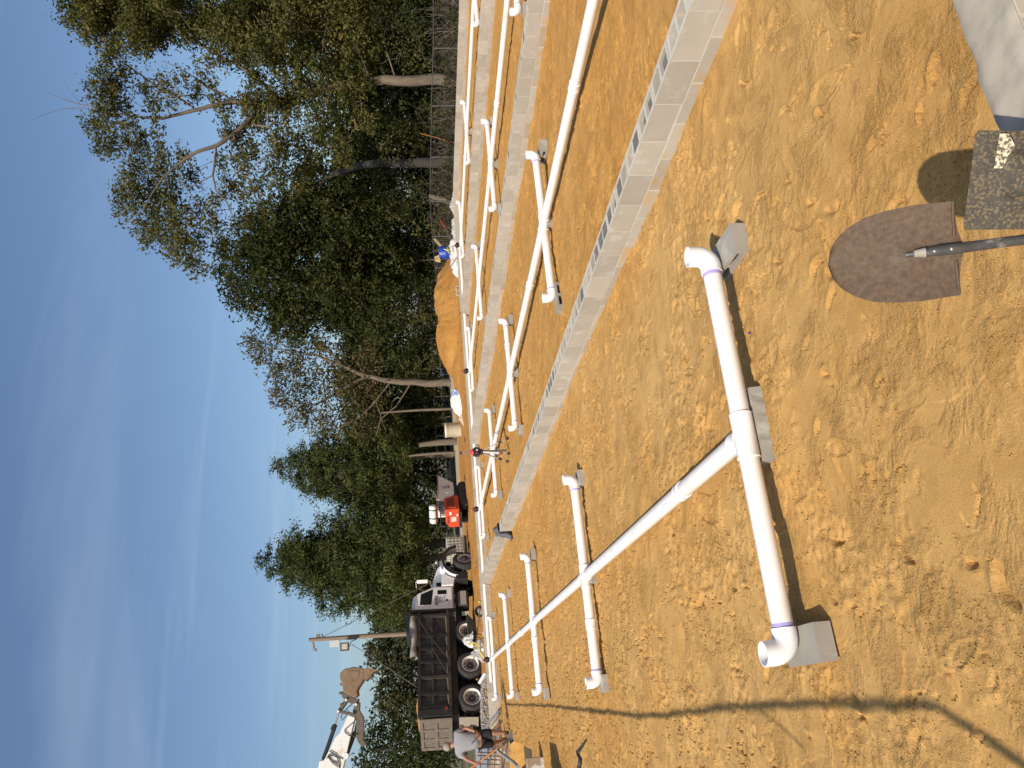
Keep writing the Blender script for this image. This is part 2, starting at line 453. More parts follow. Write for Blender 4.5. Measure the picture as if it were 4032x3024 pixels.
# loose crumbs of sand in the broken patches
def crumbs(n, seed, yr, xr, sr):
    r_ = np.random.default_rng(seed)
    X = r_.uniform(xr[0], xr[1], n*5); Y = yr[0]+(yr[1]-yr[0])*r_.random(n*5)**1.5
    k = (vn(X, Y, 0.40, 14)+0.5*vn(X, Y, 0.14, 15) + 0.16*r_.normal(size=len(X))) > 0.10
    X, Y = X[k][:n], Y[k][:n]; n = len(X)
    i = np.clip(np.searchsorted(xs, X)-1, 0, nx-2); j = np.clip(np.searchsorted(ys, Y)-1, 0, ny-2)
    fx_ = (X-xs[i])/(xs[i+1]-xs[i]); fy_ = (Y-ys[j])/(ys[j+1]-ys[j])
    Z = (GZ[i, j]*(1-fx_)+GZ[i+1, j]*fx_)*(1-fy_)+(GZ[i, j+1]*(1-fx_)+GZ[i+1, j+1]*fx_)*fy_
    S = sr[0]+(sr[1]-sr[0])*r_.random(n)**2.5; S *= 0.7+0.06*Y
    base = np.array([(1,0,0),(-1,0,0),(0,1,0),(0,-1,0),(0,0,1),(0,0,-1)], float)
    V = base[None]*r_.uniform(0.5, 1.1, (n, 6, 1))*S[:, None, None]*np.array((1, 1, 0.75))
    a = r_.uniform(0, 6.28, n); c, s_ = np.cos(a)[:, None], np.sin(a)[:, None]
    V = np.stack([V[..., 0]*c-V[..., 1]*s_, V[..., 0]*s_+V[..., 1]*c, V[..., 2]], -1) + np.stack([X, Y, Z+S*0.3], -1)[:, None]
    T3 = np.array([(0,2,4),(2,1,4),(1,3,4),(3,0,4),(2,0,5),(1,2,5),(3,1,5),(0,3,5)])
    return V.reshape(-1, 3), (T3[None]+6*np.arange(n)[:, None, None]).reshape(-1, 3)
V1, F1 = crumbs(17000, 1, (1.9, 9.0), (-1.0, 3.7), (0.0025, 0.011))
V2, F2 = crumbs(9000, 2, (3.0, 22.0), (3.98, 14.0), (0.004, 0.013))
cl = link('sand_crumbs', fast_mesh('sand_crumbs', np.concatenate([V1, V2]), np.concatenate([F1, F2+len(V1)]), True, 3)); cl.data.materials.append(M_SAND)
tag(cl, 'loose crumbs scattered over the sand floor', 'sand', kind='stuff')

# the land around: rough grass and dirt to the horizon
M_LAND = mat('land', (0.115, 0.105, 0.045), (0.075, 0.062, 0.034), scale=0.5, rough=0.95, bump=1.0, bscale=3.0, c3=(0.24, 0.17, 0.10), c3scale=0.12, c3amt=0.35, world=True)
lx = np.concatenate([np.linspace(-1500, -60, 10), np.linspace(-50, 90, 71), np.linspace(120, 1500, 10)])
ly = np.concatenate([np.linspace(-800, -30, 6), np.linspace(-20, 130, 76), np.linspace(150, 2200, 10)])
AX, AY = np.meshgrid(lx, ly, indexing='ij')
AZ = -0.42 + 0.12*vn(AX, AY, 9, 51) + 0.05*vn(AX, AY, 3, 52)
ii, jj = np.meshgrid(np.arange(len(lx)-1), np.arange(len(ly)-1), indexing='ij')
q0 = (ii*len(ly)+jj).ravel(); n_ = len(ly)
land = link('ground', fast_mesh('ground', np.stack([AX, AY, AZ], -1).reshape(-1, 3), np.stack([q0, q0+n_, q0+n_+1, q0+1], 1)))
land.data.materials.append(M_LAND); tag(land, kind='structure')

# pale dirt track behind the site
M_TRACK = mat('dirt_track', (0.47, 0.37, 0.245), (0.36, 0.27, 0.17), scale=0.8, rough=0.95, bump=0.6, bscale=4, world=True)
trk = MB()
def trk_fn(u, v):
    x = -30 + 70*u; yc = 54 + 0.14*(x-15) + 1.2*math.sin(x*0.15)
    y = yc + (v-0.5)*13
    return (x, y, -0.27 - 0.12*abs(v-0.5)*2 + 0.03*math.sin(x*1.3+v*9))
trk.grid(trk_fn, 60, 9)
tag(trk.build('dirt_road', M_TRACK), kind='structure')

# ================================================================ BLOCK WALLS
M_CMU = mat('concrete_block', (0.46, 0.415, 0.345), (0.385, 0.345, 0.285), scale=3.5, rough=0.9, bump=0.0, bscale=60, jitter=0.13, c3=(0.50, 0.47, 0.41), c3scale=5, c3amt=0.25, detail=6)
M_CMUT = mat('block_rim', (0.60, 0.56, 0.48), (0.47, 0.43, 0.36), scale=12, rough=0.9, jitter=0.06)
M_CMUL = mat('soiled_block', (0.455, 0.41, 0.34), (0.39, 0.35, 0.285), scale=4, rough=0.9, jitter=0.12, c3=(0.46, 0.335, 0.19), c3scale=4.5, c3amt=0.45, detail=7)
M_MORT = mat('mortar', (0.58, 0.545, 0.475), (0.47, 0.435, 0.37), scale=14, rough=0.95)
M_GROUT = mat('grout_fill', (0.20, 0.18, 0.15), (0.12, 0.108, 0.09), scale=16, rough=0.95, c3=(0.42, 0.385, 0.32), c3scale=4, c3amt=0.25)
BL, BW, BH, JT = 0.3964, 0.194, 0.194, 0.010
def top_block_mesh(name, depth, L=BL):
    """block with two open cores in its top face"""
    b = MB(); x0, x1, w = -L/2, L/2, BW/2; zt, zb = BH/2, -BH/2
    b.box((0, 0, -depth/2), (L, BW, BH-depth))
    sh, wb = 0.031, 0.036
    b.box((0, -w+sh/2, zt-depth/2), (L, sh, depth)); b.box((0, w-sh/2, zt-depth/2), (L, sh, depth))
    for x in ((x0+wb/2), 0, (x1-wb/2)): b.box((x, 0, zt-depth/2), (wb, BW-2*sh, depth))
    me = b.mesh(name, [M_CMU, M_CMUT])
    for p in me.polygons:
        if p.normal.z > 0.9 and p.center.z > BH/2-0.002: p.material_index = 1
    return me
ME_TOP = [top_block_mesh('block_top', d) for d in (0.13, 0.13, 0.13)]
ME_PLAIN = MB().box((0, 0, 0), (BL, BW, BH)).mesh('block_plain', M_CMU, bevel=0.0025)
ME_LOW = MB().box((0, 0, 0), (BL, BW, BH)).mesh('block_low', M_CMUL, bevel=0.0025)
ME_HALFP = MB().box((0, 0, 0), (BL/2-JT/2, BW, BH)).mesh('block_half', M_CMU, bevel=0.0025)
ME_TOPH = MB().box((0, 0, 0), (BL/2-JT/2, BW, BH)).mesh('block_half_top', M_CMU, bevel=0.0025)
P_ = BL+JT
rnd = random.Random(3)
def block_wall(name, label, p0, axis, n, courses=2, phase=0.0, skip=(), cores=True, z=WALL_Z):
    """a straight wall of n blocks; p0 = middle of the first block's start on the wall's centre line"""
    w = empty(name, (p0[0], p0[1], 0), 0 if axis == 'x' else math.pi/2, label, 'wall')
    mo = MB(); gr = MB(); grn = 0
    for c in range(courses):
        zc_ = z - BH/2 - c*(BH+JT)
        off = phase + (0 if c % 2 == 0 else P_/2)
        for k in range(n):
            x = k*P_ + P_/2 + off
            if (c, k) in skip: continue
            top = c == 0 and cores
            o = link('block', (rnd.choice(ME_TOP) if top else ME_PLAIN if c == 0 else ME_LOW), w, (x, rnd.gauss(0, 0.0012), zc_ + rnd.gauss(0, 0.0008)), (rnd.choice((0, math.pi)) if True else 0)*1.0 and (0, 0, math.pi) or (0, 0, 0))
            # head joint, struck slightly behind the faces
            mo.box((x+P_/2, 0, zc_-0.002), (JT+0.004, BW-0.0025, BH-0.006))
            if top:
                for sx in (-1, 1):
                    if rnd.random() < 0.85:
                        f = rnd.choice((0.02, 0.03, 0.045, 0.06, 0.10, 0.004, 0.004)); tx = rnd.uniform(-0.02, 0.02)
                        x0_, x1_ = x+sx*0.094-0.078, x+sx*0.094+0.078; y_ = BW/2-0.032
                        zt = z-f; d = [rnd.uniform(-0.012, 0.008) for _ in range(5)]
                        if f < 0.005: d = [abs(q)*0.5 for q in d]
                        gr.add([(x0_, -y_, zt+d[0]), (x1_, -y_, zt+d[1]), (x1_, y_, zt+d[2]), (x0_, y_, zt+d[3]), (x+sx*0.094+tx, tx, zt+d[4]-0.006)],
                               [(0, 1, 4), (1, 2, 4), (2, 3, 4), (3, 0, 4)], True); grn += 1
        if c: mo.box((n*P_/2+phase, 0, zc_+BH/2+JT/2), (n*P_, BW-0.005, JT+0.004))
    mo.build('mortar', M_MORT, w)
    if grn: gr.build('grout', M_GROUT, w)
    return w
NEARX = {'D': 3.7614, 'C': 8.7217, 'B': 13.98, 'A': 19.4262}
PH = {'D': 3.5569, 'C': 8.2998, 'B': 13.6836, 'A': 18.3695}
def wall_y(key, label, y_lo, y_hi):
    ph = PH[key]; k0 = math.floor((ph-y_lo)/P_); y0 = ph - k0*P_ - JT/2 + P_*0
    n = int((y_hi-y0)/P_)
    return block_wall('block_wall', label, (NEARX[key]+BW/2, y0), 'y', n)
wall_y('D', 'long low concrete block wall nearest the camera with open cores, hoodie draped over it', 1.80, 28.12)
wall_y('C', 'second low concrete block wall, behind the tripod level', 2.2, 28.12)
wall_y('B', 'third low concrete block wall, the one a stick lies across', 6.0, 28.12)
wall_y('A', 'farthest low concrete block wall, in front of the wire fence', 10.0, 28.12)
block_wall('block_wall', 'low concrete block wall across the far end beside the dump truck', (-5.4, 28.335-BW/2), 'x', 62)
M_SMEAR = mat('smeared_mortar', (0.45, 0.40, 0.325), (0.37, 0.325, 0.26), scale=9, rough=0.95, bump=0.10, bscale=26, detail=7, c3=(0.33, 0.29, 0.225), c3scale=3.2, c3amt=0.62)
fw = block_wall('block_wall', 'block wall in the picture corner with mortar smeared over its top', (-1.6, 1.762-BW/2), 'x', 22, courses=3, cores=False)
sm = MB()
def smear(u, v):
    x = 1.24 + 3.2*u; y = 1.762-BW + 0.001 + (BW-0.002)*v
    X_, Y_ = np.array([x]), np.array([y])
    e = 4*v*(1-v)
    ragged = sstep(0.0, 0.05, np.array([x-1.30-0.07*float(vn(Y_, X_, 0.06, 71)[0])]))[0]
    return (x, y + (0.010 if v > 0.99 else 0)*float(vn(X_, Y_, 0.05, 72)[0])*2, WALL_Z + 0.004 + ragged*(0.003 + 0.010*min(1, e*3)*(0.6+1.2*float(vn(X_, Y_, 0.11, 73)[0]) + 0.6*float(vn(X_, Y_, 0.035, 74)[0]))))
sm.grid(smear, 220, 16)
sm.build('mortar_smear', M_SMEAR, fw, loc=(1.6, -(1.762-BW/2), 0))

# ================================================================ DRAIN PIPES
def pvc_material(name, c, c2):
    return mat(name, c, c2, scale=3.0, rough=0.32, spec=0.45, detail=3, contrast=0.7, c3=(0.72, 0.66, 0.56), c3scale=1.3, c3amt=0.15)
M_PVC = pvc_material('white_pvc', (0.84, 0.82, 0.79), (0.80, 0.775, 0.735))
M_FIT = pvc_material('white_fitting', (0.87, 0.865, 0.86), (0.84, 0.83, 0.82))
M_PURP = mat('purple_primer', (0.34, 0.27, 0.66), (0.50, 0.45, 0.78), scale=26, rough=0.4)
M_RUB = mat('black_rubber', (0.022, 0.024, 0.028), rough=0.5)
M_REDP = mat('red_plastic', (0.62, 0.05, 0.05), rough=0.4)
M_INK = mat('print_ink', (0.30, 0.31, 0.36), (0.55, 0.55, 0.58), scale=60, rough=0.5)
PR, FR, PZ = 0.0572, 0.0655, 0.16
TRUNK = [1.30, 6.21, 11.36, 16.70]
ROWS = [4.28, 9.62, 15.10, 20.55, 26.10]
ARM = 1.18
def ring_pipe(b, p0, p1, r, t=0.006, n=28):
    b.tube([p0, p1], r, n, cap=False); return b
ME_CACHE = {}
def pipe_part(p0, p1, parent, name='pipe', r=PR, m_=None, n=28):
    p0, p1 = Vector(p0), Vector(p1)
    return MB().cyl(p0, p1, r, n=n).build(name, m_ or M_PVC, parent)
def elbow_mesh(key):
    """sanitary quarter bend: comes in along -x, turns up"""
    b = MB(); n = 26; rb = 0.082
    pts = [(-0.115, 0, 0), (-0.085, 0, 0)]
    for k in range(11):
        a = k/10*math.pi/2
        pts.append((-0.075+rb*math.sin(a), 0, rb-rb*math.cos(a)))
    pts += [(rb-0.075, 0, rb+0.055)]
    ro = [FR]*len(pts); ri = [FR-0.0075]*len(pts)
    b.tube(pts, ro, n, cap=False); b.tube(pts, ri, n, cap=False)
    for (p, s) in ((pts[0], 0), (pts[-1], 1)):
        d = Vector((1, 0, 0)) if s == 0 else Vector((0, 0, 1))
        _, u, v = frame_of(d); vs = []
        for r_ in (FR, FR-0.0075):
            for k in range(n):
                a = 2*math.pi*k/n; vs.append(Vector(p)+(u*math.cos(a)+v*math.sin(a))*r_)
        b.add(vs, [(k, (k+1) % n, n+(k+1) % n, n+k) for k in range(n)])
    return b.mesh(key, M_FIT)
ME_ELB = elbow_mesh('elbow')
ME_RING = MB().tube([(-0.012, 0, 0), (0.012, 0, 0)], PR+0.0012, 24, cap=False).mesh('primer_ring', M_PURP)
def sleeve_mesh(L_):
    b = MB(); n = 28
    b.lathe([(PR, -L_/2), (FR+0.0005, -L_/2), (FR+0.0005, -L_/2+0.004), (FR-0.001, -L_/2+0.007), (FR-0.001, L_/2-0.007), (FR+0.0005, L_/2-0.004), (FR+0.0005, L_/2), (PR, L_/2)], axis=(1, 0, 0), n=n)
    return b.mesh('sleeve', M_FIT)
ME_TEE = sleeve_mesh(0.27); ME_HUB = sleeve_mesh(0.13); ME_COUP = sleeve_mesh(0.11)
rp = random.Random(11)
ORD = ['first', 'second', 'third', 'fourth', 'fifth']
RUNLAB = ['white drain pipe run in the foreground bay, with the nearest cross arms and elbows',
          'white drain pipe run between the nearest and second block walls, under the tripod level',
          'white drain pipe run between the second and third block walls',
          'white drain pipe run in the farthest bay, in front of the fence-side wall']
END_Y = 27.25
def drain_run(j, rows, y0):
    X = TRUNK[j]
    w = empty('drain_pipe_run', (X, rows and ROWS[rows[0]] or y0, 0), 0, RUNLAB[j], 'drain pipe', 'PVC drain pipe runs')
    o = w.location
    def L(x, y, z): return Vector((x-o.x, y-o.y, z))
    ztr = lambda y: PZ + 0.0005*(y-4.28)
    ya = y0
    stops = [ROWS[r] for r in rows]
    # trunk in lengths between the tees
    marks = [y0] + [s for s in stops if s > y0+0.05] + [END_Y]
    for a, b_ in zip(marks[:-1], marks[1:]):
        pipe_part(L(X, a, ztr(a)), L(X, b_, ztr(b_)), w)
    for r in rows:
        y = ROWS[r]; z = ztr(y)
        dy = rp.uniform(-0.03, 0.03)
        for s in (-1, 1):
            xe = X + s*ARM
            pipe_part(L(X, y, z), L(xe-s*0.10, y+s*dy, z), w)
            link('elbow', ME_ELB, w, L(xe, y+s*dy, z), (0, 0, 0 if s > 0 else math.pi))
            link('primer_ring', ME_RING, w, L(xe-s*0.127, y+s*dy, z), scale=(rp.uniform(0.4, 1.2), 1, 1))
        link('tee', ME_TEE, w, L(X, y, z))
        for s in ((1,) if y <= y0+0.05 else (-1, 1)):
            link('tee_branch', ME_HUB, w, L(X, y+s*0.085, z), (0, 0, math.pi/2))
    return w, L, ztr
RUNS = []
for j, rows, y0 in ((0, [0, 1, 2, 3, 4], 4.28), (1, [1, 2, 3, 4], 2.6), (2, [1, 2, 3, 4], 7.0), (3, [2, 3, 4], 10.0)):
    w, L, ztr = drain_run(j, rows, y0)
    RUNS.append(w)
    # couplings where lengths were glued
    for y in {0: (5.55, 17.4), 1: (11.4, 6.9), 2: (13.1, 18.3), 3: (14.0, 21.8)}[j]:
        link('coupling', ME_COUP, w, L(TRUNK[j], y, ztr(y)), (0, 0, math.pi/2))
    for (r, x) in {0: ((1, -0.55), (2, -0.32)), 1: ((3, -0.5), (2, 0.6)), 2: ((3, 0.7),), 3: ((3, 0.5),)}[j]:
        link('coupling', ME_COUP, w, L(TRUNK[j]+x, ROWS[r], ztr(ROWS[r])))
    if j == 0:                                         # primer that ran down the pipe at the nearest elbow
        for k in range(7):
            a = R(20+24*k+rp.uniform(-8, 8)); ln = rp.uniform(0.015, 0.085); w2 = rp.uniform(0.05, 0.11); x0 = TRUNK[0]-ARM+0.118; rr = PR+0.0009; dm = MB()
            P0 = lambda q, t_: L(x0+t_, 4.28+0.012-rr*math.cos(a+q), PZ+rr*math.sin(a+q))
            dm.add([P0(-w2, 0), P0(w2, 0), P0(w2*0.5, ln*0.6), P0(w2*0.3, ln), P0(-w2*0.3, ln*0.95), P0(-w2*0.5, ln*0.5)], [(0, 1, 2, 3, 4, 5)]); dm.build('primer_run', M_PURP, w)
    # riser valve at the end of the run: black rubber coupling with a red knob
    y = END_Y; zt = ztr(y)
    vb = MB(); vb.lathe([(0.02, -0.07), (0.085, -0.07), (0.092, -0.045), (0.092, 0.045), (0.085, 0.07), (0.02, 0.07)], axis=(0, 1, 0.25), n=22)
    pipe_part(L(TRUNK[j], y, zt), L(TRUNK[j], y+0.02, zt+0.16), w, name='riser')
    vo = vb.build('rubber_coupling', M_RUB, w, loc=L(TRUNK[j], y, zt+0.13)); vo['label'] = 'black rubber coupling'
    kb = MB(); kb.cyl((0, 0, 0.085), (0, 0, 0.125), 0.02, n=10); kb.lathe([(0.0, 0.145), (0.045, 0.145), (0.05, 0.135), (0.05, 0.125), (0.0, 0.118)], n=14)
    ko = kb.build('valve_knob', M_REDP, vo); ko['label'] = 'red valve knob'
    # printed line along a few pipes
    ib = MB()
    for k in range(60):
        yy = y0 + 1.2 + k*0.33
        if yy > END_Y-0.8: break
        a = R(62); rr = PR+0.0006
        for q in range(5):
            if rp.random() < 0.55:
                y1 = yy + q*0.03
                P0 = [(-math.cos(a)*rr, -math.cos(a+0.13)*rr), (math.sin(a)*rr, math.sin(a+0.13)*rr)]
                ib.add([L(TRUNK[j]+P0[0][0], y1, ztr(y1)+P0[1][0]), L(TRUNK[j]+P0[0][0], y1+0.02, ztr(y1)+P0[1][0]), L(TRUNK[j]+P0[0][1], y1+0.02, ztr(y1)+P0[1][1]), L(TRUNK[j]+P0[0][1], y1, ztr(y1)+P0[1][1])], [(0, 1, 2, 3)])
    ib.build('print_marks', M_INK, w)['kind'] = 'stuff'
# collecting pipe along the far wall, one length per bay
hd = empty('header_pipe', (1.0, 27.85, 0), 0, 'long white collecting pipe laid along the far wall through the bays', 'drain pipe')
for a, b_ in ((0.62, 3.755), (3.96, 8.715), (8.92, 13.975), (14.18, 16.95)):
    pipe_part((a-1.0, 0, 0.17), (b_-1.0, 0, 0.17), hd)
for x in (5.4, 10.6, 15.1): link('coupling', ME_COUP, hd, (x-1.0, 0, 0.17))
link('elbow', ME_ELB, hd, (17.0-1.0, 0, 0.17))

# ---------------------------------------------------------------- concrete blocks that carry the pipes
M_CMUS = mat('support_concrete', (0.37, 0.34, 0.29), (0.29, 0.265, 0.225), scale=5, rough=0.9, jitter=0.10, c3=(0.42, 0.395, 0.345), c3scale=6, c3amt=0.3, detail=7)
def flat_block():
    b = MB(); L_, W_, H_ = 0.39, 0.19, 0.094
    b.box((0, 0, H_-0.0125), (L_, W_, 0.025)); b.box((0, 0, 0.0125), (L_, W_, 0.025))
    for x in (-L_/2+0.018, 0, L_/2-0.018): b.box((x, 0, H_/2), (0.036, W_, H_-0.05))
    return b.mesh('support_block', M_CMUS, bevel=0.0)
ME_FLAT = flat_block()
ME_HALFB = MB().box((0, 0, 0.047), (0.19, 0.19, 0.094)).mesh('half_block', M_CMUS, bevel=0.004)
def slab_mesh():
    r_ = random.Random(5); b = MB(); n = 12; top, bot = [], []
    for k in range(n):
        x = -0.22+0.44*k/(n-1)
        top += [(x, -0.055+r_.uniform(-0.004, 0.004), 0.094)]; bot += [(x, -0.064+r_.uniform(-0.008, 0.006), 0)]
    vs = top + [(p[0], 0.07, 0.094) for p in top] + bot + [(p[0], 0.075, 0) for p in top]
    fs = []
    for k in range(n-1):
        fs += [(k, k+1, n+k+1, n+k), (2*n+k, 2*n+k+1, k+1, k), (n+k, n+k+1, 3*n+k+1, 3*n+k), (3*n+k, 3*n+k+1, 2*n+k+1, 2*n+k)]
    fs += [(0, n, 3*n, 2*n), (n-1, 3*n-1, 4*n-1, 2*n-1)]
    return b.add(vs, fs).mesh('broken_block', M_CMUS)
BAYN = ['foreground bay', 'bay beyond nearest wall', 'bay beyond second wall', 'fence-side bay']
for j, rows in ((0, [0, 1, 2, 3, 4]), (1, [1, 2, 3, 4]), (2, [1, 2, 3, 4]), (3, [2, 3, 4])):
    for r in rows:
        for s in (-1, 1):
            x, y = TRUNK[j]+s*(ARM+0.03), ROWS[r]
            if r == 0: x, y, rz = (2.48, 4.225, R(88)) if s > 0 else (0.14, 4.265, R(91))
            else:
                rz = (R(90), R(88), R(93), R(86))[r % 4] if j == 0 else rp.choice((R(90), R(84), R(95), R(89))); x += rp.uniform(-0.02, 0.05)*s; y += rp.uniform(-0.1, 0.02)
            zg = float(site_h(np.array([x]), np.array([y]))[0])
            if j == 2 and r == 1 and s > 0: continue
            full = r == 0 or (j, r) == (1, 1)
            if (j, r, s) == (1, 1, -1): rz = R(6)
            if not full: y += 0.06
            b = link('support_block', ME_FLAT if full else ME_HALFB, None, (x, y, max(zg-0.02, PZ+0.0005*(y-4.28)-PR-0.094-0.009)), (0, 0, rz))
            tag(b, 'block under %s elbow of %s cross pipe, %s' % ('upper' if s > 0 else 'lower', (ORD[r]+' nearest') if j == 0 else ORD[r-(1 if j < 3 else 2)]+' visible', BAYN[j]), 'concrete block', 'blocks carrying the drain pipes')
b = link('broken_block', slab_mesh(), None, (1.36, 4.29, 0.002), (0, 0, R(-3)))
tag(b, 'long broken strip of block under the nearest pipe tee', 'concrete block', 'blocks carrying the drain pipes')
for (j, r, dx_) in ((0, 1, 0.0), (1, 1, 0.02), (1, 2, 0.0), (1, 3, 0.0), (2, 2, 0.0), (3, 3, 0.0)):
    x, y = TRUNK[j]+dx_, ROWS[r]-0.05
    zg = float(site_h(np.array([x]), np.array([y]))[0])
    b = link('support_block', ME_HALFB, None, (x, y+0.04, max(zg-0.02, PZ+0.0005*(y-4.28)-PR-0.094-0.009)), (0, 0, R(90+rp.uniform(-6, 6))))
    tag(b, 'block under the crossing on %s cross pipe, %s' % ((ORD[r]+' nearest') if j == 0 else ORD[r-(1 if j < 3 else 2)]+' visible', BAYN[j]), 'concrete block', 'blocks carrying the drain pipes')

# ================================================================ DUMP TRUCK
M_WHITE = mat('white_paint', (0.82, 0.815, 0.80), (0.76, 0.75, 0.73), scale=4, rough=0.35, coat=0.3, c3=(0.62, 0.56, 0.47), c3scale=3, c3amt=0.12)
M_BLACK = mat('black_paint', (0.014, 0.014, 0.015), (0.024, 0.022, 0.02), scale=5, rough=0.55, c3=(0.06, 0.048, 0.034), c3scale=4, c3amt=0.25)
M_DUSTY = mat('dusty_black_steel', (0.065, 0.056, 0.045), (0.02, 0.019, 0.018), scale=6, rough=0.8, bump=0.3, bscale=30)
M_TAUPE = mat('dusty_tailgate', (0.165, 0.138, 0.11), (0.115, 0.096, 0.077), scale=4, rough=0.8, bump=0.3, bscale=25, c3=(0.24, 0.21, 0.17), c3scale=8, c3amt=0.2)
M_TYRE = mat('tyre', (0.060, 0.056, 0.050), (0.032, 0.031, 0.030), scale=7, rough=0.9, bump=0.4, bscale=60)
M_STEEL = mat('bright_steel', (0.62, 0.60, 0.56), (0.48, 0.46, 0.42), scale=9, rough=0.35, metal=0.6)
M_RIM = mat('white_rim', (0.80, 0.78, 0.72), (0.66, 0.62, 0.55), scale=7, rough=0.5)
M_RIMD = mat('dusty_rim_disc', (0.42, 0.40, 0.38), (0.30, 0.28, 0.26), scale=10, rough=0.6)
M_GLASS = mat('dark_glass', (0.006, 0.007, 0.008), rough=0.08, spec=0.5)
M_GREYF = mat('grey_tarp', (0.36, 0.33, 0.29), (0.22, 0.20, 0.175), scale=7, rough=0.9, bump=1.0, bscale=14)
M_DECAL = mat('decal_ink', (0.09, 0.10, 0.13), rough=0.6)
M_DECB = mat('decal_blue', (0.07, 0.13, 0.30), rough=0.6)
M_REDL = mat('red_lens', (0.5, 0.03, 0.02), rough=0.25)
M_AMB = mat('amber_lens', (0.75, 0.28, 0.03), rough=0.25)
M_FLAP = mat('mud_flap', (0.30, 0.265, 0.205), (0.23, 0.20, 0.15), scale=4, rough=0.9)

def make_wheel(parent, loc, side=-1, r=0.52, w=0.29, steer=0.0, deep=True, rimmat=None):
    """side -1: the face looks to the right of the vehicle"""
    wr = MB(); s = side
    prof = [(r*0.60, -w*0.48), (r*0.66, -w*0.52), (r*0.84, -w*0.52), (r*0.96, -w*0.46), (r, -w*0.36), (r, w*0.36), (r*0.96, w*0.46), (r*0.84, w*0.52), (r*0.66, w*0.52), (r*0.60, w*0.48)]
    wr.lathe(prof, axis=(0, 1, 0), n=36)
    for k in range(36):                       # tread lugs
        a = 2*math.pi*(k+0.5)/36
        for q, ww in ((-0.26, 0.17), (0, 0.16), (0.26, 0.17)):
            c, sn = math.cos(a+q*0.12), math.sin(a+q*0.12)
            wr.box((c*(r+0.004), q*w, sn*(r+0.004)), (0.022, w*ww*1.3, 2*math.pi*r/36*0.62), Euler((0, -(a+q*0.12), 0)).to_matrix())
    o = wr.build('wheel', M_TYRE, parent, loc=loc, rot=(0, 0, steer))
    rm = MB(); f = s*w*0.5; d = 0.15 if deep else 0.03
    y = lambda t: f - s*t
    rm.lathe([(r*0.635, y(-0.012)), (r*0.60, y(-0.014)), (r*0.575, y(0.0)), (r*0.545, y(0.05)), (r*0.53, y(d))], axis=(0, 1, 0), n=32)
    ro = rm.build('rim', rimmat or M_RIM, o)
    dc = MB(); dc.lathe([(r*0.54, y(d)), (r*0.34, y(d+0.004)), (r*0.30, y(d-0.02)), (0.0, y(d-0.02))], axis=(0, 1, 0), n=32)
    dc.build('rim_disc', M_RIMD, o)
    hb = MB(); hb.lathe([(r*0.25, y(d-0.01)), (r*0.245, y(d-0.07)), (r*0.16, y(d-0.12)), (0, y(d-0.12))], axis=(0, 1, 0), n=20)
    for k in range(10):
        a = 2*math.pi*k/10
        hb.cyl((math.cos(a)*r*0.30, y(d-0.012), math.sin(a)*r*0.30), (math.cos(a)*r*0.30, y(d-0.055), math.sin(a)*r*0.30), 0.015, n=6)
    hb.build('hub', M_BLACK, o)
    hh = MB()
    for k in range(8):
        a = 2*math.pi*(k+0.3)/8
        hh.cyl((math.cos(a)*r*0.435, y(d-0.001), math.sin(a)*r*0.435), (math.cos(a)*r*0.435, y(d-0.003), math.sin(a)*r*0.435), 0.026, n=10)
    ho = hh.build('hand_holes', M_BLACK, o); ho['kind'] = 'stuff'
    return o

TA = R(27)
trk_ = empty('dump_truck', (0.28-math.sin(TA)*1.2, 32.62+math.cos(TA)*1.2, 0.10), label='black and white dump truck with a bed full of sand', cat='dump truck', rot=(0, 0.028, TA))
T = trk_
fr = MB()
for s in (-1, 1): fr.box((3.0, s*0.42, 0.86), (7.3, 0.09, 0.24))
for x in (-0.5, 0.7, 2.2, 3.8, 5.2, 6.3): fr.box((x, 0, 0.86), (0.1, 0.84, 0.18))
for x in (0, 1.35, 6.34): fr.cyl((x, -1.0, 0.52), (x, 1.0, 0.52), 0.075, n=10)
fr.box((1.6, 0, 1.14), (4.3, 0.9, 0.30)); fr.box((1.9, 0, 0.78), (3.6, 0.7, 0.42))  # dark boxes added to black out the gap under the bed
fr.build('chassis', M_BLACK, T)
MB().box((1.55, 0, 1.16), (4.2, 1.9, 0.26)).build('underbody_fill', M_BLACK, T)  # dark mass added so the underside of the bed stays black
for x in (0.0, 1.35):
    for s in (-1, 1): make_wheel(T, (x, s*1.03, 0.52), s, w=0.34)
for s in (-1, 1): make_wheel(T, (2.86, s*1.03, 0.60), s, r=0.48, w=0.26)
for s in (-1, 1): make_wheel(T, (6.34, s*1.02, 0.52), s, steer=R(20), deep=False, rimmat=M_RIM)
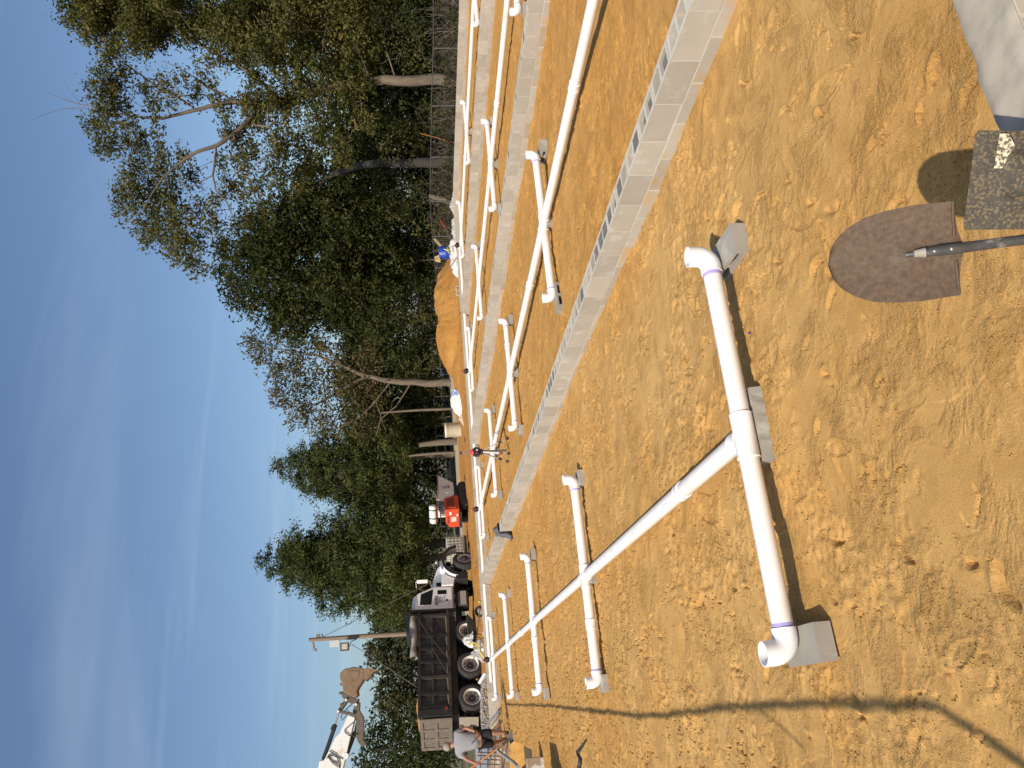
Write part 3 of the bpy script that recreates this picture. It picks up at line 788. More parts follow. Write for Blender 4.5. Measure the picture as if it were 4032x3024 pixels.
# dump body
bd = MB()
for s in (-1, 1): bd.box((1.5, s*1.16, 1.94), (4.4, 0.03, 1.22))
bd.box((1.5, 0, 1.34), (4.4, 2.32, 0.05)); bd.box((3.70, 0, 1.98), (0.05, 2.32, 1.34))
body = bd.build('dump_body', M_BLACK, T)
for s in (-1, 1):
    ra = MB(); ra.box((1.5, s*1.20, 2.50), (4.46, 0.11, 0.12)); ra.build('top_rail', M_BLACK, T, bevel=0.01)
    rb = MB(); rb.prism([(-0.72, 1.28), (3.74, 1.30), (3.74, 1.40), (-0.72, 1.40)], s*1.175, s*1.27, 'y'); rb.build('bottom_rail', M_DUSTY, T)
    rc = MB(); rc.box((1.5, s*1.195, 1.97), (4.4, 0.045, 0.075)); rc.build('side_rail', M_BLACK, T)
    for x in (3.55, 2.64, 2.06, 1.50, 0.86, 0.18, -0.37):
        rr_ = MB(); rr_.prism([(x-0.06, 1.40), (x+0.06, 1.40), (x+0.05, 2.44), (x-0.05, 2.44)], s*1.176, s*1.255, 'y'); rr_.build('side_rib', M_BLACK if rnd.random() < 0.6 else M_DUSTY, T)
    pp = MB(); pp.prism([(-0.72, 1.28), (-0.42, 1.28), (-0.45, 2.55), (-0.72, 2.55)], s*1.172, s*1.29, 'y'); pp.build('corner_post', M_BLACK, T, bevel=0.008)
# ledges of dust on the rails between ribs
dl = MB()
for a_, b_ in ((3.5, 2.70), (2.58, 2.12), (2.0, 1.56), (1.44, 0.92), (0.80, 0.24), (0.12, -0.31)):
    dl.prism([(b_+0.02, 1.402), (a_-0.02, 1.402), (a_-0.02, 1.45), (b_+0.1, 1.425)], -1.18, -1.25, 'y')
    dl.box(((a_+b_)/2, -1.20, 2.010), (a_-b_-0.05, 0.03, 0.006))
dlo = dl.build('dust_on_rails', mat('tan_dust', (0.34, 0.27, 0.18), (0.22, 0.17, 0.11), scale=9, rough=0.95), T); dlo['kind'] = 'stuff'
# cab shield over the front
cs = MB(); cs.prism([(3.66, 2.55), (3.74, 2.55), (3.78, 2.98), (4.30, 3.04), (4.30, 3.10), (3.66, 3.10)], -1.14, 1.14, 'y'); cs.build('cab_shield', M_BLACK, T)
tb = MB()
tb.grid(lambda u, v: (1.75+1.85*u, -1.13+0.16*math.cos(v*6.28)*(1+0.25*math.sin(u*17)), 2.70+0.5*0.26*math.sin(v*6.28)*(1+0.3*math.sin(u*9+v*4))+0.05*u), 26, 14)
tbo = tb.build('load_tarp', M_GREYF, T); tbo['label'] = 'grey rolled load tarp'
ba = MB(); ba.tube([(3.55, -1.30, 2.62), (2.6, -1.31, 2.1), (1.62, -1.30, 1.42)], 0.016, 6); ba.build('tarp_arm', M_DUSTY, T)
ba = MB(); ba.tube([(2.08, -1.30, 2.0), (0.92, -1.30, 1.42)], 0.022, 6); ba.build('tarp_arm', M_DUSTY, T)
# the load
ld = MB()
def load_fn(u, v):
    x = -0.68+4.3*u; y = -1.12+2.24*v
    e = min(1, 4*min(v, 1-v)*1.4)*min(1, 5*(1-u))
    e2 = min(1, 6*u)*0.5+0.5
    return (x, y, 2.34 + (0.34*(1-0.8*u))*e*e2 + 0.09*float(vn(np.array([x]), np.array([y]), 0.5, 81)[0]))
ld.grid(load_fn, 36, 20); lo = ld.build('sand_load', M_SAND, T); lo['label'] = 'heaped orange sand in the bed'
# tailgate: frame with six pressed panels
tg = MB(); tg.box((-0.765, 0, 1.90), (0.04, 2.30, 1.16)); tg.build('tailgate', M_TAUPE, T)
for z in (1.36, 1.90, 2.44): MB().box((-0.80, 0, z), (0.055, 2.30, 0.13)).build('tailgate_bar', M_TAUPE, T, bevel=0.01)
for y in (-1.09, -0.37, 0.37, 1.09): MB().box((-0.803, y, 1.90), (0.06, 0.13, 1.16)).build('tailgate_rib', M_TAUPE, T, bevel=0.01)
for y in (-1.2, 1.2): MB().cyl((-0.80, y, 1.30), (-0.80, y, 2.5), 0.045, n=10).build('hinge_post', M_TAUPE, T)
for s in (-1, 1):
    MB().box((-0.80, s*0.85, 0.68), (0.02, 0.70, 0.72), (0, 0.06, 0)).build('mud_flap', M_FLAP, T)
    MB().box((-0.83, s*0.48, 0.98), (0.05, 0.3, 0.10)).build('tail_light_bar', M_TAUPE, T)
    for q in (-0.06, 0.06): MB().cyl((-0.84, s*0.48+q, 0.98), (-0.87, s*0.48+q, 0.98), 0.04, n=10).build('tail_light', M_REDL, T)
MB().cyl((-0.44, -1.275, 1.50), (-0.44, -1.30, 1.50), 0.05, n=12).build('side_lamp', M_REDL, T)
MB().box((-0.95, 0, 0.62), (0.12, 1.3, 0.16)).build('rear_hitch_plate', M_TAUPE, T)
# cab
cb = MB(); cb.prism([(4.04, 1.08), (5.12, 1.08), (5.17, 1.88), (4.84, 2.58), (4.70, 2.70), (4.08, 2.73)], -0.98, 0.98, 'y')
cab = cb.build('cab', M_WHITE, T, bevel=0.045)
ro = MB(); ro.prism([(4.06, 2.70), (4.86, 2.60), (4.74, 2.76), (4.30, 2.83), (4.08, 2.80)], -0.86, 0.86, 'y'); ro.build('cab_roof', M_WHITE, T, bevel=0.03)
for y in (-0.6, 0, 0.6): MB().box((4.62, y, 2.82), (0.10, 0.06, 0.05)).build('marker_light', M_REDL, T, bevel=0.01)
ws = MB(); ws.add([(5.165, -0.85, 1.93), (5.165, 0.85, 1.93), (4.885, 0.82, 2.53), (4.885, -0.82, 2.53)], [(0, 1, 2, 3)]); ws.build('windscreen', M_GLASS, T, loc=(0.012, 0, 0.006))
for s in (-1, 1):
    yy = s*0.985
    dr = MB(); dr.prism([(4.16, 1.14), (5.04, 1.14), (5.07, 1.86), (4.80, 2.50), (4.18, 2.56)], yy, yy+s*0.022, 'y')
    door = dr.build('door', M_WHITE, T, bevel=0.008)
    MB().prism([(4.24, 2.00), (4.86, 1.93), (4.98, 1.93), (4.76, 2.44), (4.24, 2.48)], yy+s*0.0225, yy+s*0.028, 'y').build('window', M_GLASS, door)
    MB().prism([(4.72, 1.36), (4.92, 1.36), (4.92, 1.74), (4.72, 1.74)], yy+s*0.0225, yy+s*0.028, 'y').build('peep_window', M_GLASS, door)
    MB().prism([(4.20, 1.70), (4.66, 1.70), (4.66, 1.86), (4.20, 1.86)], yy+s*0.0225, yy+s*0.0245, 'y').build('stripe_decal', mat('decal_slate', (0.16, 0.17, 0.21), (0.3, 0.3, 0.33), scale=14, rough=0.6), door)
    dc_ = MB(); k_ = 0
    for z, x0, x1 in ((1.655, 4.30, 4.58), (1.60, 4.27, 4.61), (1.545, 4.31, 4.57), (1.47, 4.28, 4.60)):
        x = x0
        while x < x1:
            w_ = 0.018+0.022*rnd.random(); dc_.box((x+w_/2, yy+s*0.0235, z), (w_, 0.002, 0.03 if k_ else 0.045)); x += w_+0.008
        k_ += 1
    d_ = dc_.build('door_lettering', M_DECAL, door); d_['kind'] = 'stuff'
    MB().prism([(4.36, 1.30), (4.48, 1.30), (4.48, 1.40), (4.36, 1.40)], yy+s*0.0225, yy+s*0.0245, 'y').build('square_decal', M_DECAL, door)
    MB().box((4.27, yy+s*0.035, 1.28), (0.14, 0.025, 0.03)).build('handle', M_STEEL, door)
    mf = MB(); mf.tube([(5.10, s*1.0, 2.62), (5.22, s*1.24, 2.64), (5.24, s*1.26, 2.05), (5.10, s*1.0, 1.98)], 0.018, 6); mf.build('mirror_frame', M_STEEL, T)
    MB().box((5.22, s*1.27, 2.36), (0.07, 0.22, 0.46)).build('mirror', M_WHITE, T, bevel=0.02)
    MB().cyl((4.0, s*0.9, 1.0), (4.0, s*0.9, 2.86), 0.075, n=14).build('exhaust_stack', M_DUSTY, T)
# hood and front
hood = MB(); hood.prism([(5.13, 1.02), (6.28, 1.10), (6.46, 1.30), (6.46, 1.62), (6.36, 1.72), (5.70, 1.92), (5.15, 2.01)], -0.62, 0.62, 'y')
hood.build('hood', M_WHITE, T, bevel=0.05)
MB().box((6.50, 0, 1.28), (0.05, 0.86, 0.62)).build('grille', M_STEEL, T, bevel=0.01)
for s in (-1, 1):
    fd = MB()
    def fen(u, v, s=s):
        a = math.pi*(0.02+0.96*u); x = 6.34-0.74*math.cos(a)*(1.0 if u > 0.5 else 1.08); z = 0.80+0.70*math.sin(a)
        y = 0.60 + 0.58*v; z += 0.14*(1-v)*math.sin(a)
        return (x, s*y, z)
    fd.grid(fen, 18, 6); fd.build('fender', M_WHITE, T)
    ar = MB()
    for k in range(15):
        a0, a1 = math.pi*(0.03+0.94*k/15), math.pi*(0.03+0.94*(k+1)/15)
        P0 = [(6.34-q*math.cos(a), 0.80+(q-0.03)*math.sin(a)) for a in (a0, a1) for q in (0.64, 0.76)]
        ar.prism([P0[0], P0[1], P0[3], P0[2]], s*1.17, s*1.215, 'y')
    ar.build('wheel_arch', M_BLACK, T)
    MB().prism([(5.28, 1.50), (5.57, 1.58), (5.58, 1.78), (5.28, 1.80)], s*0.622, s*0.628, 'y').build('hood_vent', M_GLASS, T)
    MB().box((6.52, s*0.62, 1.24), (0.08, 0.26, 0.22)).build('headlight', M_GLASS, T, bevel=0.02)
    hm = MB(); hm.tube([(6.25, s*0.75, 1.50), (6.36, s*0.95, 1.66)], 0.012, 6); hm.lathe([(0, -0.05), (0.07, -0.04), (0.09, 0.0), (0.07, 0.05), (0, 0.055)], (6.38, s*0.98, 1.75), (0, 0, 1), 12); hm.build('hood_mirror', M_STEEL, T)
    bx_ = MB(); bx_.box((5.52, s*0.93, 0.68), (0.40, 0.45, 0.52)); bx_.build('battery_box', M_BLACK, T, bevel=0.02)
    tk = MB(); tk.box((4.38, s*0.92, 0.66), (0.72, 0.52, 0.46)); tk.build('fuel_tank', M_BLACK, T, bevel=0.05)
    MB().box((4.38, s*1.185, 0.67), (0.66, 0.012, 0.25)).build('tank_step', M_STEEL, T)
    MB().prism([(5.13, 1.05), (5.48, 0.98), (5.60, 1.25), (5.72, 1.42), (5.72, 1.52), (5.13, 1.56)], s*0.62, s*1.05, 'y').build('fender_skirt', M_WHITE, T, bevel=0.02)
MB().box((6.74, 0, 0.74), (0.16, 2.2, 0.30)).build('bumper', M_BLACK, T, bevel=0.03)

# ================================================================ TRACKED DUMPER
DA = R(43)
M_ORANGE = mat('orange_paint', (0.62, 0.075, 0.028), (0.55, 0.062, 0.025), scale=3, rough=0.4, coat=0.2)
M_BINW = mat('dusty_white_bin', (0.80, 0.785, 0.75), (0.70, 0.67, 0.61), scale=4, rough=0.5)
M_LIP = mat('worn_tan_lip', (0.40, 0.29, 0.165), (0.28, 0.2, 0.12), scale=9, rough=0.8)
DP = empty('tracked_dumper', (7.804, 34.0, 0.13), DA, 'small orange tracked dumper with white bin and strapped white tank', 'dumper')
for y in (0.02, 0.72):
    tp = []
    for k in range(24):
        a = 2*math.pi*k/24
        cx_ = 2.02 if math.cos(a) > 0 else 0.56
        tp.append((cx_+0.20*math.cos(a), 0.20+0.20*math.sin(a)))
    tr = MB(); tr.prism(tp, y, y+0.26, 'y')
    for k in range(36):
        u = k/36; per = 1.46
        x = 0.56+per*((u*2) % 1) if u < 0.5 else 2.02-per*((u*2) % 1); z = -0.004 if u < 0.5 else 0.404
        tr.box((x, y+0.13, z), (0.045, 0.26, 0.02))
    to = tr.build('track', M_TYRE, DP)
    for x in (0.58, 0.95, 1.3, 1.65, 2.0):
        MB().lathe([(0, -0.012), (0.12 if x in (0.58, 2.0) else 0.08, -0.012), (0.13 if x in (0.58, 2.0) else 0.09, 0.0)], (x, y, 0.19), (0, 1, 0), 14).build('track_roller', M_DUSTY, to)
MB().box((1.25, 0.5, 0.42), (2.0, 0.55, 0.18)).build('undercarriage', M_BLACK, DP)
en = MB(); en.prism([(0.0, 0.46), (0.93, 0.46), (0.93, 0.90), (0.70, 1.06), (0.0, 1.08)], 0.0, 1.10, 'x')
en.build('engine_cover', M_ORANGE, DP, bevel=0.03)
sp = MB(); sp.prism([(0.10, 0.60), (1.08, 0.62), (0.86, 1.08), (0.18, 1.10)], -0.02, 0.005, 'y'); sp.build('side_panel', M_ORANGE, DP)
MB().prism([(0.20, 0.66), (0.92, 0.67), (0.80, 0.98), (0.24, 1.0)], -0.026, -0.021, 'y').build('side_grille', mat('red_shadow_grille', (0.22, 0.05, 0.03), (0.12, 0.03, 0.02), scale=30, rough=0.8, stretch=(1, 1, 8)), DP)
MB().box((-0.006, 0.50, 0.72), (0.006, 0.24, 0.22)).build('rear_plate', mat('pale_plate', (0.66, 0.62, 0.58), (0.4, 0.36, 0.34), scale=40, rough=0.6), DP)
for y, z, w_, h_ in ((0.20, 0.86, 0.14, 0.09), (0.30, 0.56, 0.1, 0.07)): MB().box((-0.006, y, z), (0.006, w_, h_)).build('sticker', M_BINW, DP)
for y in (0.42, 0.62): MB().box((-0.006, y, 0.96), (0.008, 0.16, 0.035)).build('louvre', M_BLACK, DP)
MB().box((-0.04, 0.5, 0.42), (0.10, 0.8, 0.10)).build('rear_bumper', M_BLACK, DP)
bo = [(2.12, 0.62), (1.22, 0.62), (0.86, 0.88), (0.84, 1.38), (1.70, 1.28), (2.84, 1.27)]
bn_ = MB()
for y0_, y1_ in ((0.0, 0.03), (0.92, 0.95)): bn_.prism(bo, y0_, y1_, 'y')
for a_, b_ in zip(bo[:-2], bo[1:-1]): bn_.add([(a_[0], 0.03, a_[1]), (a_[0], 0.92, a_[1]), (b_[0], 0.92, b_[1]), (b_[0], 0.03, b_[1])], [(0, 1, 2, 3)])
bn_.add([(2.12, 0.03, 0.62), (2.12, 0.92, 0.62), (2.84, 0.92, 1.27), (2.84, 0.03, 1.27)], [(0, 1, 2, 3)])
bn_.build('bin', M_BINW, DP)
MB().prism([(1.32, 0.70), (2.08, 0.70), (2.58, 1.17), (1.64, 1.18), (1.32, 1.02)], -0.012, -0.001, 'y').build('bin_side_panel', M_BINW, DP)
lp = MB(); lp.tube([(0.84, 0.0, 1.40), (1.70, 0.0, 1.30), (2.86, 0.0, 1.29), (2.86, 0.95, 1.29), (1.70, 0.95, 1.30), (0.84, 0.95, 1.40), (0.84, 0.0, 1.40)], 0.026, 8); lp.build('bin_lip', M_LIP, DP)
lg = MB().prism([(1.68, 0.80), (1.90, 0.80), (1.90, 0.98), (1.68, 0.98)], -0.0155, -0.0135, 'y').build('logo_square', mat('dark_logo', (0.05, 0.04, 0.03), (0.2, 0.15, 0.05), scale=30, rough=0.6), DP)
for k in range(3): MB().box((1.735+k*0.055, -0.0165, 0.90), (0.026, 0.001, 0.10)).build('logo_bar', M_BINW, lg)
lt = MB()
for k, (h_, dz) in enumerate(((0.09, 0.0), (0.07, 0.006), (0.07, 0.012), (0.10, 0.03), (0.07, 0.05), (0.12, 0.09))): lt.box((1.68+k*0.042, -0.0145, 1.04+dz), (0.026, 0.002, h_), (0, -0.3, 0))
lo = lt.build('logo_lettering', M_DECB, DP); lo['kind'] = 'stuff'
MB().box((0.72, 0.30, 1.22), (0.26, 0.30, 0.22)).build('control_console', mat('grey_box', (0.13, 0.14, 0.15), rough=0.6), DP, bevel=0.02)
rf = MB()
for y in (-0.02, 0.86):
    rf.tube([(0.62, y, 1.06), (0.62, y, 1.44), (0.02, y, 1.46), (0.02, y, 1.02)], 0.022, 8)
for x, z in ((0.62, 1.44), (0.02, 1.46), (0.02, 1.28)): rf.tube([(x, -0.02, z), (x, 0.86, z)], 0.02, 8)
rf.tube([(0.62, 0.2, 1.2), (0.02, 0.2, 1.2)], 0.018, 6)
rf.build('rack_frame', M_BLACK, DP)
tk = MB(); tk.lathe([(0, -0.40), (0.11, -0.40), (0.165, -0.36), (0.175, -0.30), (0.175, 0.30), (0.165, 0.36), (0.11, 0.40), (0.0, 0.40)], (0.32, 0.40, 1.58), (-0.35, 1, 0), 24)
tko = tk.build('strapped_tank', M_BINW, DP)
for h_ in (-0.2, 0.16): MB().lathe([(0.177, h_-0.025), (0.181, h_-0.025), (0.181, h_+0.025), (0.177, h_+0.025)], (0.32, 0.40, 1.58), (-0.35, 1, 0), 24).build('strap', M_BLACK, tko)

# water tote in a cage behind the truck
TT = empty('water_tote', (7.55, 42.3, 0.0), R(20), 'white water tote in a wire cage beside the truck front', 'tote')
MB().box((0, 0, 0.60), (1.0, 1.1, 0.90)).build('bottle', mat('cloudy_plastic', (0.60, 0.58, 0.50), (0.52, 0.49, 0.40), scale=2, rough=0.5), TT, bevel=0.06)
cg = MB()
for s in (-1, 1):
    for k in range(7): cg.box((-0.52+k*0.173, s*0.57, 0.60), (0.016, 0.016, 0.96)); cg.box((s*0.52, -0.57+k*0.19, 0.60), (0.016, 0.016, 0.96))
    for k in range(6): cg.box((0, s*0.582, 0.14+k*0.186), (1.06, 0.016, 0.016)); cg.box((s*0.532, 0, 0.14+k*0.186), (0.016, 1.16, 0.016))
cgo = cg.build('cage', mat('galvanised_bar', (0.33, 0.31, 0.27), rough=0.5, metal=0.4), TT); cgo['kind'] = 'stuff'
for y in (-0.48, 0, 0.48): MB().box((0, y, 0.055), (1.06, 0.1, 0.11)).build('pallet_runner', M_DUSTY, TT)

# ================================================================ EXCAVATOR ARM
EY = 33.0
M_RUST = mat('worn_bucket_steel', (0.265, 0.185, 0.115), (0.185, 0.13, 0.085), scale=4, rough=0.75, bump=0.3, bscale=20, c3=(0.22, 0.10, 0.045), c3scale=5, c3amt=0.35, metal=0.1)
M_GREYS = mat('dusty_grey_steel', (0.155, 0.13, 0.10), (0.095, 0.08, 0.064), scale=5, rough=0.75)
EX = empty('excavator_arm', (-1.2, EY, 0), 0, 'white excavator arm with brown bucket and thumb raised against the sky', 'excavator')
def EP(x, y):
    p = atY(x, y, EY); return (p.x+1.2, p.z)
z7 = lambda a, b: (1200+a/3.5, 2550+b/3.5)
def E7(*pts): return [EP(*z7(a, b)) for a, b in pts]
bk = MB(); out = E7((540, 590), (535, 520), (497, 420), (500, 360), (560, 300), (690, 272), (820, 290), (830, 400), (820, 455), (760, 545), (735, 600), (748, 660), (700, 695), (560, 620))
bk.prism(out, -0.42, 0.42, 'y'); bko = bk.build('bucket', M_RUST, EX, bevel=0.03)
for y in (-0.43, 0.43):
    MB().prism(E7((600, 330), (760, 330), (760, 400), (690, 470), (580, 440)), y-0.006, y+0.006, 'y').build('bucket_wear_plate', M_RUST, bko)
for y in (-0.36, -0.12, 0.12, 0.36):
    MB().prism(E7((815, 295), (890, 285), (1010, 312), (960, 345), (860, 455), (815, 440)), y-0.05, y+0.05, 'y').build('bucket_tooth', M_RUST, bko)
cp = MB(); cp.prism(E7((560, 620), (700, 700), (750, 705), (740, 760), (650, 775), (575, 745), (520, 680), (520, 600)), -0.26, 0.26, 'y'); cp.build('quick_coupler', M_GREYS, EX, bevel=0.015)
for p in ((515, 505), (497, 625), (575, 722), (515, 782)):
    q = EP(*z7(*p)); MB().cyl((q[0], -0.3, q[1]), (q[0], 0.3, q[1]), 0.052, n=12).build('pin_eye', M_GREYS, EX)
for p in ((578, 722), (472, 878), (714, 785)):
    q = EP(*z7(*p)); MB().cyl((q[0], -0.33, q[1]), (q[0], 0.33, q[1]), 0.045, n=12).build('pin', M_BINW, EX)
def link_bar(a, b, w_, y, name, m_):
    a, b = EP(*z7(*a)), EP(*z7(*b)); MB().bar((a[0], y, a[1]), (b[0], y, b[1]), 0.05, w_, up=(0, 1, 0) if False else None).build(name, m_, EX, bevel=0.01)
for y in (-0.24, 0.24):
    link_bar((575, 735), (475, 878), 0.12, y, 'bucket_link', M_GREYS); link_bar((472, 880), (690, 925), 0.10, y, 'bucket_link', M_GREYS)
st = MB(); st.prism(E7((610, 925), (700, 960), (690, 1010), (590, 1440), (530, 1680), (190, 1680), (215, 1555), (275, 1545), (350, 1400), (430, 1235), (490, 1170)), -0.20, 0.20, 'y'); st.build('stick', M_WHITE, EX, bevel=0.02)
MB().prism(E7((690, 800), (710, 740), (765, 760), (760, 870), (820, 965), (815, 1090), (800, 1240), (830, 1300), (860, 1340), (800, 1370), (750, 1320), (715, 1240), (715, 1030), (700, 960), (665, 880)), -0.16, 0.16, 'y').build('thumb', M_GREYS, EX, bevel=0.012)
for k in range(7):
    q = EP(*z7(812-2*k, 1105+k*30)); MB().box((q[0], 0, q[1]), (0.06, 0.33, 0.045), (0, 0.5, 0)).build('thumb_tooth', M_GREYS, EX)
def cyl_e(a, b, r, name, m_, y=0.0):
    a, b = EP(*z7(*a)), EP(*z7(*b)); MB().cyl((a[0], y, a[1]), (b[0], y, b[1]), r, n=14).build(name, m_, EX)
cyl_e((470, 885), (415, 1080), 0.035, 'cylinder_rod', M_STEEL); cyl_e((425, 1060), (255, 1545), 0.075, 'bucket_cylinder', M_BLACK); cyl_e((415, 1070), (385, 1140), 0.095, 'cylinder_gland', M_BLACK)
cyl_e((715, 1040), (690, 1180), 0.035, 'thumb_rod', M_GREYS); cyl_e((695, 1160), (575, 1480), 0.08, 'thumb_cylinder', M_BLACK)
q = EP(*z7(570, 1490)); MB().cyl((q[0], -0.22, q[1]), (q[0], 0.22, q[1]), 0.11, n=16).build('thumb_bracket', M_WHITE, EX)
for pts in (((660, 780), (600, 830), (585, 850), (620, 880), (560, 960), (530, 1000), (510, 960), (530, 900), (640, 790)), ((690, 1020), (560, 1130), (560, 1160), (620, 1210), (700, 1215), (715, 1230)), ((350, 1420), (440, 1470), (490, 1600), (480, 1680)), ((330, 1480), (380, 1560), (470, 1590)), ((330, 1500), (400, 1590), (470, 1640)), ((310, 1520), (350, 1470), (540, 1530))):
    hs = MB(); hs.tube([(EP(*z7(*p))[0], -0.235, EP(*z7(*p))[1]) for p in pts], 0.018, 6); hs.build('hydraulic_hose', M_BLACK, EX)
# the boom carries on out of the picture to the machine that stands left of the truck
bm_ = MB(); a = EP(1255, 3060); bm_.bar((a[0]-0.1, 0, a[1]+0.3), (-5.2, 0.6, 6.6), 0.42, 0.62); bm_.bar((-5.2, 0.6, 6.6), (-8.6, 1.2, 2.0), 0.45, 0.7)
bm_.build('boom', M_WHITE, EX, bevel=0.03)
ct = MB(); ct.box((-9.6, 1.4, 1.6), (2.8, 2.4, 1.3)); ct.build('machine_house', M_WHITE, EX, bevel=0.1)
for y in (0.2, 2.5): MB().box((-9.4, y, 0.40), (3.6, 0.5, 0.8)).build('crawler_track', M_TYRE, EX, bevel=0.2)

# ================================================================ UTILITY POLE
M_POLE = mat('weathered_pole', (0.27, 0.205, 0.15), (0.19, 0.14, 0.10), scale=5, rough=0.9, stretch=(4, 4, 0.5), bump=0.4)
UY = 46.0
def UP(x, y, dy=0): p = atY(x, y, UY+dy); return Vector((p.x-3.9, p.y-UY, p.z))
PO = empty('utility_pole', (3.9, UY, 0), 0, 'wooden utility pole with floodlight and meter box behind the truck', 'utility pole')
MB().tube([UP(1900, 2480), UP(1640, 2493), UP(1400, 2507), UP(1216, 2520)], [0.145, 0.135, 0.12, 0.10], 14).build('pole', M_POLE, PO)
zp_ = lambda a, b: (1150+a/2.212, 2300+b/2.212)
def pbox(a, b, name, m_, d=0.18, dy=-0.2, bev=0.01):
    p, q = UP(*zp_(*a)), UP(*zp_(*b)); c = (p+q)/2
    return MB().box((c.x, c.y+dy, c.z), (max(0.03, abs(p.x-q.x)), d, max(0.03, abs(p.z-q.z)))).build(name, m_, PO, bevel=bev)
pbox((330, 492), (415, 543), 'meter_box', mat('pale_box', (0.62, 0.64, 0.64), rough=0.5), dy=0.0)
fl = pbox((425, 515), (500, 580), 'floodlight', mat('bronze_housing', (0.10, 0.07, 0.05), rough=0.5), d=0.22)
pbox((438, 525), (488, 570), 'floodlight_lens', mat('floodlight_lens', (0.42, 0.38, 0.30), (0.6, 0.58, 0.5), scale=9, rough=0.2), d=0.02, dy=-0.32, bev=0)
MB().tube([UP(*zp_(500, 545)), UP(*zp_(515, 500)), UP(*zp_(560, 480))], 0.022, 6).build('floodlight_bracket', M_BLACK, PO)
pbox((490, 455), (570, 482), 'cable_splice', M_BLACK, d=0.1)
for a in ((215, 455), (235, 450), (260, 450), (185, 525), (188, 548), (205, 575)):
    p = UP(*zp_(*a)); MB().lathe([(0, -0.09), (0.05, -0.08), (0.07, -0.03), (0.045, 0.0), (0.07, 0.04), (0.05, 0.09), (0, 0.1)], p, (1, 0, 0), 10).build('insulator', M_GREYF, PO)
ca = MB(); ca.tube([UP(*zp_(180, 500)), UP(*zp_(190, 580))], 0.025, 6); ca.tube([UP(*zp_(225, 490)), UP(*zp_(235, 440))], 0.025, 6); ca.build('insulator_arm', M_GREYS, PO)
for pts in ((zp_(230, 480), (1440, 2422), (1560, 2361), (1760, 2262)), (zp_(520, 525), (1440, 2572), (1640, 2705))):
    MB().tube([UP(*p) for p in pts], 0.017, 5).build('wire', M_GREYS, PO)

# ================================================================ LASER LEVEL
M_ALU = mat('brushed_aluminium', (0.55, 0.53, 0.49), (0.42, 0.40, 0.36), scale=20, rough=0.4, metal=0.5)
LV = empty('laser_level', (5.49, 18.13, 0), 0, 'black and red laser level on an aluminium tripod straddling a pipe', 'laser level')
feet = [(0.25, -0.10), (-0.13, -0.16), (-0.19, 0.28)]
zt_ = 0.66
for k, (fx, fy) in enumerate(feet):
    lg = MB(); a = Vector((fx*0.12, fy*0.12, zt_-0.02)); b_ = Vector((fx, fy, 0.02))
    lg.bar(a, a.lerp(b_, 0.72), 0.026, 0.026); lo = lg.build('leg', mat('white_leg', (0.8, 0.79, 0.77), rough=0.4) if k == 1 else M_ALU, LV)
    MB().bar(a.lerp(b_, 0.70), b_, 0.018, 0.018).build('leg_extension', M_ALU, lo)
    MB().bar(a.lerp(b_, 0.64), a.lerp(b_, 0.76), 0.042, 0.042).build('leg_clamp', M_RUB if k != 1 else mat('red_clamp', (0.35, 0.03, 0.03), rough=0.5), lo)
    ft = MB(); ft.lathe([(0.0, -0.03), (0.03, -0.01), (0.035, 0.02), (0.012, 0.06)], b_, (0, 0, 1), 10); ft.build('foot', M_RUB, lo)
MB().lathe([(0, -0.03), (0.07, -0.03), (0.075, 0.0), (0.05, 0.02), (0, 0.02)], (0, 0, zt_), n=18).build('tripod_head', M_RUB, LV)
MB().cyl((0, 0, zt_), (0, 0, zt_-0.16), 0.014, n=8).build('centre_rod', M_ALU, LV)
bdv = MB(); bdv.box((0, 0, zt_+0.105), (0.20, 0.19, 0.165)); hb_ = bdv.build('housing', mat('black_housing', (0.012, 0.020, 0.022), rough=0.35), LV, bevel=0.03)
MB().box((0.02, -0.097, zt_+0.10), (0.035, 0.006, 0.035)).build('keypad', M_BINW, hb_)
MB().box((-0.05, -0.097, zt_+0.12), (0.03, 0.006, 0.03)).build('badge', M_REDP, hb_)
hd_ = MB(); hd_.lathe([(0.085, 0), (0.075, 0.03), (0.045, 0.045), (0.04, 0.07), (0.0, 0.075)], (0, 0, zt_+0.188), n=16); hd_.build('rotating_head', M_REDP, LV)
MB().box((0.03, 0.10, 0.93), (0.055, 0.03, 0.42)).build('grade_rod', mat('wood_rod', (0.30, 0.23, 0.16), (0.22, 0.16, 0.11), scale=9, rough=0.8), LV)
MB().box((0.03, 0.10, 1.13), (0.06, 0.035, 0.05)).build('rod_cap', M_BLACK, LV)
MB().box((0.03, 0.10, 0.38), (0.05, 0.028, 0.68)).build('grade_rod', M_GREYS, LV)

